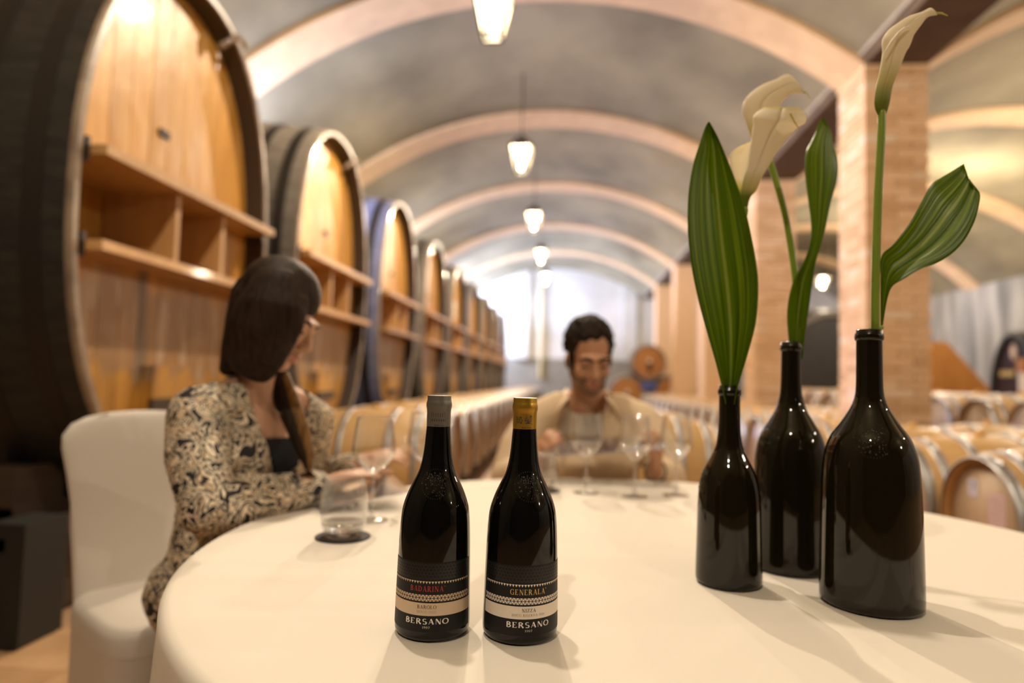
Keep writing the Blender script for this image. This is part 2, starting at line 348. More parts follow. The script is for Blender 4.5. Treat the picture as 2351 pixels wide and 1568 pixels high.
_mx = mixc(m_shirt, .10, _v, _d.outputs['Color'], 'ADD'); _n1 = nd(m_shirt, 'ShaderNodeTexNoise', Scale=20, Detail=1.4, Distortion=2.0); lk(m_shirt, _mx, _n1.inputs['Vector'])
_r = ramp(m_shirt, _n1.outputs['Fac'], [(0, (.012, .010, .013)), (.41, (.012, .010, .013)), (.425, (.92, .80, .62)), (.458, (.92, .80, .62)), (.47, (.012, .010, .013)), (.508, (.012, .010, .013)), (.52, (.92, .80, .62)), (.565, (.78, .61, .42)), (.578, (.012, .010, .013)), (.615, (.012, .010, .013)), (.63, (.62, .47, .32))])
lk(m_shirt, _r.outputs[0], P_(m_shirt).inputs['Base Color'])
m_cami = M_('black_camisole', (.010, .010, .012), .8)
m_jacket = noisy('beige_overshirt', (.70, .54, .36), (.78, .61, .42), 5, rough=.85, bmp=.05)
m_tee = M_('grey_tee', (.42, .355, .285), .85); m_trous = M_('dark_trousers', (.03, .03, .035), .8); m_strap = M_('maroon_strap', (.05, .02, .018), .5)
m_chain = M_('thin_chain', (.5, .4, .25), .3, metal=1)
m_maroon = wood('maroon_head', (.035, .014, .010), (.055, .022, .014), .4, var=0)
m_orangew = wood('orange_wood', (.36, .15, .035), (.46, .20, .05), .4, var=.1)
m_blue = M_('blue_crate', (.05, .08, .30), .5); m_streak = M_('cream_streak', (.62, .48, .24), .5)
m_win = M_('window_daylight', (.7, .8, 1), .5, emit=(.6, .72, 1), estr=1.2)
# ================================================================ THE SETTING
XL, XR, YB, YF = -4.6, 10.6, 25.2, -5.0
AX, AR, AZ = -.40, 5.45, 5.36              # main vault: axis, radius and crown
BX = 6.74                                   # axis of the second vault
COLX0, COLX1, CZ = 2.87, 3.47, 4.265
def struct(o, label, cat): return tag(o, label, cat, kind='structure')
struct(MB().box(((XL+XR)/2, (YB+YF)/2, -.06), (XR-XL, YB-YF, .1)).build('floor', m_floor, smooth=False), 'warm brown cellar floor under the barrels and table', 'floor')
fl = bpy.data.objects['floor']
tile_me = MB().box((0, 0, 0), (.296, .296, .012)).mesh('tile', m_tile, False)
for i in range(6):
    for j in range(9):
        o = bpy.data.objects.new('tile', tile_me); C.objects.link(o); o.parent = fl; o.location = (-1.9+.3*i, .9+.3*j, -.006+random.uniform(-.001, .001))
struct(MB().box(((XL+XR)/2, YB+.1, 1.0), (XR-XL, .2, 2.0-.12)).build('wall_back', m_dado, smooth=False), 'grey-brown lower band of the far end wall', 'wall')
wb = MB().box(((XL+XR)/2, YB+.12, 3.9), (XR-XL, .2, 3.92)).build('wall_back', m_plaster, smooth=False)
struct(wb, 'pale plastered upper far end wall, washed with lamp light', 'wall')
for x, w in ((-1.75, .5), (2.35, .55)): MB().box((x, YB-.05, 3.7), (w, .16, 3.6)).build('pilaster', m_plaster, wb, False)
struct(MB().box((XL-.1, (YB+YF)/2, 2.6), (.2, YB-YF, 5.4)).build('wall_left', m_left, smooth=False), 'outer wall behind the row of great casks', 'wall')
struct(MB().box((XR+.1, (YB+YF)/2, 2.6), (.2, YB-YF, 5.4)).build('wall_right', m_right, smooth=False), 'mottled grey-beige plaster wall of the far aisle', 'wall')
struct(MB().box(((XL+XR)/2, YF-.1, 2.6), (XR-XL, .2, 5.6)).build('wall_front', m_wallshade, smooth=False), 'wall at the near end of the cellar, coloured black as shade', 'wall')
for k, y in enumerate((7.1, 14.2, 20.5, 24.0)):
    w = MB().box((0, 0, 0), (.05, .8, 1.1)).build('window_%d' % (k+1), m_iron, smooth=False, loc=(XL+.03, y, 3.45))
    struct(w, 'small high %s window from the front above the great casks' % ORD[k], 'window')
    MB().box((.03, -.19, 0), (.01, .35, .98)).build('pane', m_win, w, False); MB().box((.03, .19, 0), (.01, .35, .98)).build('pane', m_win, w, False)
def vault(name, cx, x0, x1, label):
    R = AR+.05; zc = AZ-AR; n = 40; rows = []
    for side in (0, .18):
        for k in range(n+1):
            x = x0+(x1-x0)*k/n; a = math.asin((x-cx)/R); rows.append((a, R+side))
    vs = []; m = n+1
    for y in (YF, YB):
        for a, r in rows: vs.append((cx+r*math.sin(a), y, zc+r*math.cos(a)))
    fs = [(k, k+1, 2*m+k+1, 2*m+k) for k in range(n)]+[(m+k, 3*m+k, 3*m+k+1, m+k+1) for k in range(n)]
    b = MB(); b.add(vs, fs)
    return struct(b.build(name, m_vault), label, 'ceiling')
v1 = vault('ceiling', AX, XL, COLX0+.02, 'grey concrete barrel vault over the main aisle')
v2 = vault('ceiling', BX, COLX1-.02, XR, 'grey concrete barrel vault over the second aisle')
def rib(cx, x0, x1, y, label):
    b = MB(); n = 36; vs = []; zc = AZ-AR
    for k in range(n+1):
        a = math.asin((x0+(x1-x0)*k/n-cx)/AR)
        for r, yy in ((AR, y), (AR, y+.62), (AR+.09, y+.62), (AR+.09, y)):
            vs.append((cx+r*math.sin(a), yy, zc+r*math.cos(a)))
    fs = [(4*k+j, 4*k+(j+1) % 4, 4*k+4+(j+1) % 4, 4*k+4+j) for k in range(n) for j in range(4)]+[(3, 2, 1, 0), tuple(4*n+j for j in range(4))]
    return struct(b.add(vs, fs).build('trim_1', m_rib, sharp=40), label, 'arch')
CY = [6.57+BAY*k for k in range(5)]
for k, y in enumerate([6.57-BAY]+CY):
    q = 'overhead in front of the first pillar' if k == 0 else 'springing from the %s brick pillar' % ORD[k-1]
    rib(AX, XL, COLX0, y, 'brick arch rib across the main vault, %s' % q)
    rib(BX, COLX1, XR, y, 'brick arch rib across the second vault, %s' % q)
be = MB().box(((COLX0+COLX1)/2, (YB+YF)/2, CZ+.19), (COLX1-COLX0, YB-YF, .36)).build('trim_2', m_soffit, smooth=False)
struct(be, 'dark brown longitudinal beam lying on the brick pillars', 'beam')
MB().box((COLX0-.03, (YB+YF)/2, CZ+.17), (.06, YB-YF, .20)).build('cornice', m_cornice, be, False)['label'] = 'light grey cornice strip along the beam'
# brick pillars: each near one has its own bricks
bh, bl, bw, jt = .0655, .288, .14, .010
br_s = MB().box((0, 0, 0), (bl, bw, bh)).mesh('brick', m_brick, False); br_h = MB().box((0, 0, 0), (bw, bw, bh)).mesh('brick', m_brick, False)
br_e = MB().box((0, 0, 0), (bw, bl, bh)).mesh('brick', m_brick, False)
def pillar(k, y):
    t = empty('brick_pillar', ((COLX0+COLX1)/2, y+.31, 0))
    struct(t, '%s brick pillar from the front, carrying the arches between the aisles' % ORD[k], 'pillar')
    MB().box((0, 0, CZ/2), (.565, .575, CZ)).build('mortar_core', m_mortar, t, False)
    nc = int(CZ/(bh+jt)); rest = MB()
    near = k < 2
    hx, hy = .30-bw/2, .31-bw/2
    for c in range(nc):
        z = (c+.5)*(bh+jt)+.02; odd = c % 2
        fx = [(-.30+bw/2, br_h)] if odd else []
        x = -.30+(bw+jt if odd else 0); fr = []
        if odd: fr.append((-.30+bw/2, 'h'))
        while x+bl <= .3005: fr.append((x+bl/2, 's')); x += bl+jt
        if .30-x > .05: fr.append(((x+.30)/2, 'c', .30-x))
        y0 = -.31+bw+jt; sd = []; y = y0+(0 if not odd else .0)
        while y+bl <= .311: sd.append((y+bl/2, 's')); y += bl+jt
        if .31-y > .05: sd.append(((y+.31)/2, 'c', .31-y))
        def put(me, p, d):
            if near and z > .55:
                o = bpy.data.objects.new('brick', me); C.objects.link(o); o.parent = t; o.location = p
                o.scale = d
            else: rest.box(p, tuple(a*b for a, b in zip(d, {br_s: (bl, bw, bh), br_h: (bw, bw, bh), br_e: (bw, bl, bh)}[me])))
        for e in fr:
            j = random.uniform(-.003, .003)
            if e[1] == 's': put(br_s, (e[0], -hy+j, z), (1, 1, 1))
            elif e[1] == 'h': put(br_h, (e[0], -hy+j, z), (1, 1, 1))
            else: put(br_h, (e[0], -hy+j, z), (e[2]/bw, 1, 1))
        for sx in (-1, 1):
            for e in sd:
                j = random.uniform(-.003, .003)
                if sx == 1: rest.box((hx+j, e[0], z), (bw, bl if e[1] == 's' else e[2], bh))
                elif e[1] == 's': put(br_e, (-hx+j, e[0], z), (1, 1, 1))
                else: put(br_h, (-hx+j, e[0], z), (1, e[2]/bw, 1))
        rest.box((0, hy, z), (.32, bw, bh))
    o = rest.build('brickwork', m_brick_far, t, False); o['kind'] = 'stuff'
    MB().box((0, 0, CZ-.02), (.615, .635, .045)).build('capstone', m_rib, t, False)
for k, y in enumerate(CY): pillar(k, y)
o = MB().tube([(-1.0, YB-.06, 1.2), (-1.0, YB-.06, 4.9)], .05, 10).build('wall_streak', m_streak); tag(o, 'cream upright streak on the far end wall below the lamps', 'pipe')  # narrow cream upright against the far wall

# ================================================================ GREAT OVAL CASKS
SA, SB, EXP = .92, 1.42, 2.25
def sup(t, a, b):
    c, s = math.cos(t), math.sin(t)
    return a*math.copysign(abs(c)**(2/EXP), c), b*math.copysign(abs(s)**(2/EXP), s)
def sup_z(y, a, b): return b*max(0, 1-abs(y/a)**EXP)**(1/EXP)
def ring(x, a, b, n): return [(x, *sup(2*PI*k/n, a, b)) for k in range(n)]
def cask_meshes():
    n = 72; L = 2.15; D = {}
    def skin(prof):   # prof: (x, grow)
        b = MB(); vs = []; fs = []
        for x, g in prof: vs += [(p[0], p[1], p[2]+SB) for p in ring(x, SA+g, SB+g, n)]
        for i in range(len(prof)-1):
            for k in range(n): fs.append((i*n+k, i*n+(k+1) % n, (i+1)*n+(k+1) % n, (i+1)*n+k))
        return b.add(vs, fs)
    bul = lambda x: .10*math.sin(PI*min(1, max(0, (-x)/L)))
    body = skin([(x, bul(x)+(0)) for x in [-.03-i*(L-.06)/12 for i in range(13)]])
    vs0 = [(p[0], p[1], p[2]+SB) for p in ring(-L+.1, SA-.06, SB-.06, n)]; body.add(vs0, [tuple(range(n))])
    D['body'] = body
    D['rim'] = skin([(-.04, .005), (-.01, .004), (0, -.004), (0, -.034), (-.012, -.042)])
    D['rim_inner'] = skin([(-.012, -.042), (-.16, -.062), (-.44, -.062)])
    D['hoops'] = []
    for x in (-.17, -.42, -.75, -1.4, -1.75, -2.0):
        D['hoops'].append(skin([(x+.04, bul(x+.04)-.002), (x+.04, bul(x+.04)+.006), (x-.04, bul(x-.04)+.006), (x-.04, bul(x-.04)-.002)]))
    D['planks'] = []; D['niche'] = []
    A, B = SA-.055, SB-.055; N = 11; w = 2*A/N
    for k in range(N):
        y0 = -A+k*w+.0012; y1 = -A+(k+1)*w-.0012; ys = [y0+(y1-y0)*i/5 for i in range(6)]
        x0 = -.135+random.uniform(-.0015, .0015)
        for lo, hi, xf, nm in ((0, 1.14, x0, 'planks'), (1.60, 9, x0, 'planks'), (1.14, 1.60, x0 if y0 > .26 else -.40, 'niche')):
            b0 = [(y, max(lo, SB-sup_z(y, A, B))) for y in ys]; t0 = [(y, min(hi, SB+sup_z(y, A, B))) for y in reversed(ys)]
            if max(z for y, z in t0)-min(z for y, z in b0) < .01: continue
            b0 = [(y, min(z, t0[5-i][1]-.002)) for i, (y, z) in enumerate(b0)]
            poly = b0+t0; m = len(poly); b = MB(); yc_ = (y0+y1)/2; x1 = xf-.045
            vs = [(xf-.003, y, z) for y, z in poly]+[(x1, y, z) for y, z in poly]+[(xf, yc_+(y-yc_)*.975, z) for y, z in poly]
            fs = [tuple(range(2*m, 3*m)), tuple(range(2*m-1, m-1, -1))]+[(i, (i+1) % m, m+(i+1) % m, m+i) for i in range(m)]+[(2*m+i, 2*m+(i+1) % m, (i+1) % m, i) for i in range(m)]
            D[nm].append(b.add(vs, fs))
    return D
CD = cask_meshes(); ZC = .47
def cask(i, y):
    t = empty('great_cask', (-2.15, y, ZC))
    looks = ['with shelves and bright lamp glare', 'grey staves, beside the face of the woman', 'staves coloured for cool daylight', 'with beige-grey staves', 'with a white notice on its head'] + ['far down the row']*4
    tag(t, 'great oval cask, %s in the left row, %s' % (ORD[i], looks[i]), 'cask', 'great oval casks along the left wall')
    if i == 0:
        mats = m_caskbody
    else: mats = m_caskgrey if i != 2 else m_caskcool
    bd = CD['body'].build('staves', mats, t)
    CD['rim'].build('rim', m_caskrim, t, sharp=30); CD['rim_inner'].build('rim_inner', m_rimin, t)
    if i < 6:
        for h in CD['hoops']: h.build('hoop', m_hoopdk, t, sharp=40)
    for p in CD['planks']+CD['niche']: p.build('plank', m_head, t, False)
    A = SA-.06
    for nm, z in (('shelf', 1.585), ('shelf', 1.155)):
        hw = A*(1-abs((z-SB)/SB)**EXP)**(1/EXP)
        b = MB().box((-.17, 0, z), (.51, 2*hw-.03, .045)); b.build(nm, m_shelf, t, False)
        for s in (-1, 1): MB().box((-.06, s*(hw-.004), z+.0), (.13, .022, .11)).build('shelf_bracket', m_rimin, t, False)
    for yy in (-.20, .27): MB().box((-.18, yy, 1.37), (.42, .035, .385)).build('divider', m_shelf, t, False)
    MB().box((-.128, .02 if i else -.12, 1.93), (.012, .085, .04), None).build('name_plate', m_iron, t, False)
    if i < 3:
        d = MB(); d.box((-.1, -.02, .42), (.07, .34, .42)); d.build('door', m_head, t, False)
        b = MB().box((-.055, -.02, .42), (.03, .40, .06)); b.build('door_bar', m_stand, t, False)
    if i in (0, 1):
        c = MB().tube([(-.06, .30, 2.66), (.02, .34, 2.74), (.05, .38, 2.70)], .022, 8); c.build('vent_tap', m_caskrim, t)
    if i == 4: MB().box((-.128, .1, 1.98), (.008, .22, .34)).build('notice', m_paper, t, False)['label'] = 'white notice'
    s = empty('cask_stand', (-2.13, y, 0)); tag(s, 'dark wooden stand under the %s great cask' % ORD[i], 'stand', 'stands under the great casks')
    MB().box((-.12, 0, .19), (.07, 2.34, .36)).build('panel', m_stand, s, False)
    MB().box((-.08, 0, .385), (.16, 2.34, .05)).build('rail', m_stand, s, False)
    for yy in (-1.06, 1.06):
        MB().box((0, yy, .235), (.16, .22, .465)).build('post', m_post, s, False)
    for xx in (-.45, -1.7):
        MB().box((xx, 0, .215), (.22, 1.5, .43)).build('bearer', m_stand, s, False)
        for yy in (-.6, .6): MB().box((xx, yy, .47), (.2, .3, .28)).build('saddle', m_stand, s, False)
for i in range(9): cask(i, 3.56+2.35*i)

# ================================================================ BARRIQUES
BL, RB, RH = .90, .36, .30
def bR(x): u = 2*x/BL; return RB-(RB-RH)*u*u*(.75+.25*u*u)
def barrel_parts():
    n = 48; P = {}
    RX = Matrix.Rotation(PI/2, 4, 'Y')
    b = MB(); prof = [(bR(-BL/2+BL*i/16), -BL/2+BL*i/16) for i in range(17)]
    b.lathe(prof, n, RX, close=False); P['staves'] = b
    P['chime'] = [MB().lathe([(RH, 0), (RH-.012, .0), (RH-.024, -.02), (RH-.03, -.05)], n, Matrix.Translation((s*BL/2, 0, 0)) @ Matrix.Rotation(s*PI/2, 4, 'Y'), close=False) for s in (-1, 1)]
    P['head'] = [MB().lathe([(0, -.035), (RH-.028, -.036), (RH-.028, -.05)], n, Matrix.Translation((s*BL/2, 0, 0)) @ Matrix.Rotation(s*PI/2, 4, 'Y'), close=False) for s in (-1, 1)]
    P['hoop'] = []
    for s in (-1, 1):
        for x, w in ((.435, .05), (.345, .045), (.165, .045)):
            e = .004
            q = lambda xx, g: (bR(xx)+g, s*xx)
            P['hoop'].append(MB().lathe([q(x-w/2, 0), q(x-w/2, e), q(x, e+.0005), q(x+w/2, e), q(x+w/2, 0)], n, RX, close=False))
    P['bung'] = MB().lathe([(.028, RB-.01), (.026, RB+.025), (.020, RB+.028), (0, RB+.028)], 16)
    return P
BP = barrel_parts()
BM = {'staves': BP['staves'].mesh('staves', m_oak), 'bung': BP['bung'].mesh('bung', m_bung),
      'chime': [x.mesh('chime', m_chime) for x in BP['chime']], 'head': [x.mesh('head', m_oakhead) for x in BP['head']], 'hoop': [x.mesh('hoop', m_hoop) for x in BP['hoop']]}
def part(name, me, t):
    o = bpy.data.objects.new(name, me); C.objects.link(o); o.parent = t; return o
far_me = None
def far_mesh():
    global far_me
    if far_me: return far_me
    me = bpy.data.meshes.new('barrel'); mb = MB(); mi = []
    for lst, k in (([BP['staves']], 0), (BP['hoop'], 1), (BP['head'], 2), (BP['chime'], 3)):
        for x in lst: n0 = len(mb.f); mb.add(x.v, x.f); mi += [k]*(len(mb.f)-n0)
    me.from_pydata(mb.v, [], mb.f)
    for m in (m_oak, m_hoop, m_oakhead, m_chime): me.materials.append(m)
    me.polygons.foreach_set('material_index', mi); me.polygons.foreach_set('use_smooth', [True]*len(mi)); far_me = me; return me
def barrel(x, y, z, label, group, near=True, stick=False):
    rx = random.uniform(-.25, .25)
    if near:
        t = empty('barrel', (x, y, z))
        part('staves', BM['staves'], t); part('bung', BM['bung'], t)
        for nm in ('chime', 'head', 'hoop'):
            for me in BM[nm]: part(nm, me, t)
        if stick: MB().box((-BL/2+.034, .08, .13), (.002, .10, .10)).build('sticker', m_stick, t, False)['label'] = 'small lilac sticker'
    else:
        t = part('barrel', far_mesh(), None); t.location = (x, y, z)
    return tag(t, label, 'barrel', group)
def cradle(x, y0, y1, z, label):
    t = empty('barrel_rack', (x, 0, 0)); tag(t, label, 'rack')
    for xx in (-.27, .27): MB().box((xx, (y0+y1)/2, z/2), (.09, y1-y0, z)).build('rail', m_stand, t, False)
SP = .737
ZB = .46
def row(x, y0, n, z, where, group, near_to, skip=(), stick=()):
    k2 = 0
    for k in range(n):
        y = y0+SP*k
        if any(a < y < b for a, b in skip): continue
        barrel(x, y, z, 'oak barrel, %s from the front in %s' % (ORD[k2], where), group, y < near_to, k in stick); k2 += 1
    cradle(x, y0-.3, y0+SP*(n-1)+.3, z-bR(.27)-.002, 'dark timber rails under %s' % where)
row(-1.34, 4.62, 27, ZB+.03, 'the row beside the great casks', 'oak barrels beside the great casks', 12)
row(.58, 4.62, 27, ZB+.03, 'the row behind the seated man', 'oak barrels behind the seated man', 9)
row(1.96+BL/2, 3.33, 20, ZB, 'the row with labelled heads before the pillars', 'oak barrels in front of the pillars', 12, stick=(3, 5, 6))
row(1.96+BL*1.5+.03, 3.33, 20, ZB, 'the row standing between the pillars', 'oak barrels between the pillars', 9, skip=[(c-.36, c+.98) for c in CY])
row(4.05+BL/2, 5.42, 12, .70, 'the raised row just beyond the pillars', 'oak barrels on the raised row beyond the pillars', 12)
row(4.05+BL*1.5+.05, 5.42, 12, .70, 'the second raised row beyond the pillars', 'oak barrels on the second raised row', 9)
# the nearest barrel head on the right carries two papers
nb = [o for o in C.objects if o.name.split('.')[0] == 'barrel' and o.type == 'EMPTY' and abs(o.location.x-(1.96+BL/2)) < .01]
nb.sort(key=lambda o: o.location.y); t = nb[0]
t['label'] = 'oak barrel with white numbered paper and pink sheet on its head, nearest the table'
hx = -BL/2+.0335
MB().box((hx, .095, .145), (.002, .075, .085)).build('paper_label', m_stick, t, False)['label'] = 'small white paper with a numeral'
q = MB().box((hx-.0015, .095, .165), (.001, .03, .006)); q.add([(hx-.002, y_, z_) for y_, z_ in ((.080, .168), (.087, .168), (.100, .125), (.093, .125))], [(0, 1, 2, 3)]); q.build('numeral', m_blue, t, False)
ps = MB().box((hx, -.085, .02), (.002, .12, .24)).build('pink_sheet', m_pink, t, False); ps['label'] = 'pink printed sheet'
b = MB()
for k in range(7): b.box((hx-.0015, -.085+random.uniform(-.004, .004), .11-.026*k), (.001, .095, .004))
b.build('print', m_greyink, t, False)['kind'] = 'stuff'

# ================================================================ LANTERNS
def lantern(x, y, label, zt=AZ):
    t = empty('pendant_lantern', (x, y, 3.96)); tag(t, label, 'lantern', 'pendant lanterns along the vaults')
    a, b, h = .095, .17, .34
    n = 4; f = lambda k, r, z: (r*math.cos(PI/4+k*PI/2)*1.2, r*math.sin(PI/4+k*PI/2)*1.2, z)
    for k in range(n):
        MB().tube([f(k, a, 0), f(k, b, h)], .012, 6).build('bar', m_frame, t)
    for r, z, nm in ((a, 0, 'bottom_ring'), (b, h, 'top_ring')):
        q = MB()
        for k in range(n): q.tube([f(k, r, z), f(k+1, r, z)], .013, 6)
        q.build(nm, m_frame, t)
    for k in range(n):
        MB().add([f(k, a, .01), f(k+1, a, .01), f(k+1, b, h-.01), f(k, b, h-.01)], [(0, 1, 2, 3)]).build('pane', m_pane, t, False)
    q = MB().add([f(k, b+.03, h) for k in range(4)]+[f(k, .05, h+.16) for k in range(4)], [(0, 1, 5, 4), (1, 2, 6, 5), (2, 3, 7, 6), (3, 0, 4, 7), (4, 5, 6, 7)])
    q.build('roof', m_frame, t, False)
    MB().lathe([(.0, .035), (.018, .042), (.027, .065), (.027, .12), (.018, .15), (.014, .2), (0, .2)], 14).build('bulb', m_bulb, t); MB().lathe([(0, .178), (.05, .19), (.09, .22), (.095, .285), (.07, .325), (0, .335)], 20).build('glow_ball', m_glowball, t)  # ball of light added above the bulb
    MB().tube([(0, 0, .33), (0, 0, .49)], .018, 8).build('socket', m_frame, t)
    MB().tube([(0, 0, .48), (0, 0, zt-3.96)], .009, 8, round_=False).build('hanging_rod', m_stand, t)
for k, y in enumerate(LAMP_Y): lantern(-.69, y, 'glowing cream lantern on a rod, %s from the front under the main vault' % ORD[k])
lantern(7.4, 19.7, 'glowing lantern beyond the brick pillars, seen between two vases of leaves')

# ================================================================ FAR CORNERS
def small_cask(x, y, z, r, label, mat):
    t = empty('small_cask', (x, y, z)); tag(t, label, 'cask', 'small casks stacked at the far end')
    RX = Matrix.Rotation(PI/2, 4, 'X')
    MB().lathe([(r*.9, -.0), (r, .35), (r, .65), (r*.9, 1.0)], 40, Matrix.Rotation(-PI/2, 4, 'X')).build('staves', m_caskgrey, t, sharp=60)
    MB().lathe([(r*.9, .03), (r*.9, .06), (r*.80, .06), (r*.78, .02)], 40, RX, close=False).build('rim', m_caskrim, t, sharp=40)
    for k in range(5):
        w = 2*r*.78/5; x0 = -r*.78+k*w+.004; x1 = x0+w-.008; zf = lambda q: math.sqrt(max(1e-4, (r*.78)**2-q*q))
        xs = [x0, (x0+x1)/2, x1]; poly = [(q, -zf(q)) for q in xs]+[(q, zf(q)) for q in reversed(xs)]
        MB().prism(poly, 0.0, .025, RX).build('plank', mat, t, False)
    MB().box((0, -.05, -.12), (.11, .05, .30)).build('door', m_stand, t, False)
    MB().ell((0, -.06, .04), (.06, .03, .06)).build('boss', m_paper, t)
small_cask(2.33, 18.9, 1.68, .54, 'round orange-brown cask on top of the far stack behind the man', m_orangew)
small_cask(1.73, 18.9, .78, .54, 'lower cask of the far stack, nearest to the seated man', m_orangew)
small_cask(2.93, 18.9, .78, .54, 'lower cask of the far stack, half hidden by the pillar', m_orangew)
o = MB().box((0, 0, 0), (.42, .3, .24)).build('crate', m_blue, smooth=False, loc=(2.33, 18.95, 1.0)); tag(o, 'blue crate wedged between the stacked casks at the far end', 'crate')
t = empty('cask_rack', (2.33, 19.4, 0)); tag(t, 'dark timber base under the far cask stack', 'rack')
for yy in (-.3, .3): MB().box((0, yy, .12), (2.2, .12, .24)).build('beam', m_stand, t, False)
MB().box((0, -.42, .56), (.10, .1, .65)).build('post', m_stand, t, False)
# maroon arched cask at the right edge and its white stand
t = empty('maroon_cask', (7.95, 12.3, .75), math.radians(-92)); tag(t, 'dark maroon arched cask with gilt lettering strip at the far aisle wall', 'cask')
def archring(x0, r0, r1, mat, nm, d=.1, dy=0):
    n = 48; b = MB(); RX = Matrix.Rotation(PI/2, 4, 'X')
    vs = [(r*math.cos(2*PI*k/n)*.46, r*math.sin(2*PI*k/n)) for r in (r0, r1) for k in range(n)]
    V = [(x, dy, z) for x, z in vs]+[(x, dy-d, z) for x, z in vs]
    F = [(k, (k+1) % n, n+(k+1) % n, n+k) for k in range(n)]+[(2*n+k, 3*n+k, 3*n+(k+1) % n, 2*n+(k+1) % n) for k in range(n)]+[(n+k, n+(k+1) % n, 3*n+(k+1) % n, 3*n+k) for k in range(n)]+[(k, 2*n+k, 2*n+(k+1) % n, (k+1) % n) for k in range(n)]
    return b.add(V, F).build(nm, mat, t)
archring(0, 1.27, 1.42, m_post, 'rim', .12)
q = MB(); n = 48; q.prism([(1.3*.46*math.cos(2*PI*k/n), 1.3*math.sin(2*PI*k/n)) for k in range(n)], 0, .05, Matrix.Rotation(PI/2, 4, 'X')); q.build('head', m_maroon, t, False)
q = MB(); q.prism([(1.42*.46*math.cos(2*PI*k/n), 1.42*math.sin(2*PI*k/n)) for k in range(n)], -1.6, 0, Matrix.Rotation(PI/2, 4, 'X')); q.build('staves', m_caskbody, t, False)
MB().box((-.20, -.065, .67), (.40, .015, .10)).build('gilt_strip', m_gold, t, False); MB().ell((.0, -.07, 1.05), (.09, .02, .15)).build('crest', m_cream, t)
t = empty('display_stand', (7.37, 11.2, .0)); tag(t, 'slim white upright stand topped by an orange box before the maroon cask', 'stand')
MB().box((0, 0, .02), (.4, .3, .04)).build('base', m_paper, t, False); MB().box((0, 0, .72), (.20, .1, 1.4)).build('panel', m_paper, t, False); MB().box((0, 0, 1.52), (.22, .16, .22)).build('box', m_orangew, t, False)
# slanted orange wooden flank behind the first pillar, dark cask beside the second
t = empty('wooden_chute', (8.02, 14.6, 0)); tag(t, 'orange-brown boarded slanting panel sticking out beside the first brick pillar', 'panel')
for k in range(8):
    x0 = -.62+.21*k; zf = lambda x: 2.12-1.15*max(0, x)
    MB().add([(x0, 0, .0), (x0+.204, 0, .0), (x0+.204, 0, zf(x0+.204)), (x0, 0, zf(x0)), (x0, .05, .0), (x0+.204, .05, .0), (x0+.204, .05, zf(x0+.204)), (x0, .05, zf(x0))],
             [(0, 1, 2, 3), (7, 6, 5, 4), (0, 4, 5, 1), (1, 5, 6, 2), (2, 6, 7, 3), (3, 7, 4, 0)]).build('plank', m_orangew, t, False)
t = empty('dark_cask', (6.1, 15.5, 0)); tag(t, 'dark cask with a pale curved rim seen between the two front pillars', 'cask')
RX = Matrix.Rotation(-PI/2, 4, 'X')
MB().lathe([(1.3, 0), (1.45, .6), (1.3, 1.4)], 48, Matrix.Translation((0, 0, 1.5)) @ RX).build('staves', m_caskbody, t, sharp=60)
MB().lathe([(1.33, .0), (1.33, -.08), (1.22, -.08), (1.22, .0)], 48, Matrix.Translation((0, 0, 1.5)) @ RX, close=False).build('rim', m_caskgrey, t, sharp=40)
for yy in (.3, 1.1): MB().box((0, yy, .12), (1.5, .2, .24)).build('saddle', m_stand, t, False)
# ================================================================ TABLE
TX, TY, TR, TZ = .213, 1.342, .89, .752
t = empty('banquet_table', (TX, TY, 0)); tag(t, 'round banquet table hidden beneath the cream cloth', 'table')
MB().lathe([(0, .72), (TR-.02, .72), (TR-.012, .735), (TR-.02, .7485), (0, .7485)], 64).build('tabletop', m_stand, t, sharp=30)
for k in range(4):
    a = PI/4+k*PI/2; MB().tube([(.5*math.cos(a), .5*math.sin(a), .72), (.55*math.cos(a), .55*math.sin(a), .0)], .02, 8, round_=False).build('leg', m_iron, t)
b = MB(); n = 360; rows = []
for r in (0.001, .2, .4, .6, .75, .84): rows.append([(r, TZ-.0, 0)]*n)
prof = [(TR-.012, TZ, 0), (TR-.004, TZ-.002, 0), (TR+.002, TZ-.007, 0), (TR+.005, TZ-.016, .02), (TR+.006, TZ-.04, .08), (TR+.008, TZ-.09, .22), (TR+.012, .55, .45), (TR+.018, .4, .7), (TR+.024, .2, .9), (TR+.03, .012, 1.0)]
grid = []
ph = [random.uniform(0, 6.28) for _ in range(4)]
for r, z, f in [(q[0][0], TZ, 0) for q in rows]+prof:
    ln = []
    for k in range(n+1):
        a = 2*PI*k/n
        w = math.sin(24*a+ph[0]+1.3*math.sin(3*a))*.6+math.sin(41*a+ph[1])*.3+math.sin(9*a+ph[2])*.4
        rr = r+f*.028*w; dz = 0
        if r < TR: dz = .0008*math.sin(9*r*math.cos(a)+2)*math.sin(7*r*math.sin(a))
        ln.append((rr*math.cos(a), rr*math.sin(a), z+min(0, dz)))
    grid.append(ln)
b.grid(grid); o = b.build('tablecloth', m_cloth, loc=(TX, TY, 0)); tag(o, 'cream cotton tablecloth draped over the round table down to the floor', 'tablecloth')
bm = bmesh.new(); bm.from_mesh(o.data); bmesh.ops.remove_doubles(bm, verts=bm.verts, dist=.0005); bmesh.ops.recalc_face_normals(bm, faces=bm.faces); bm.to_mesh(o.data); bm.free()

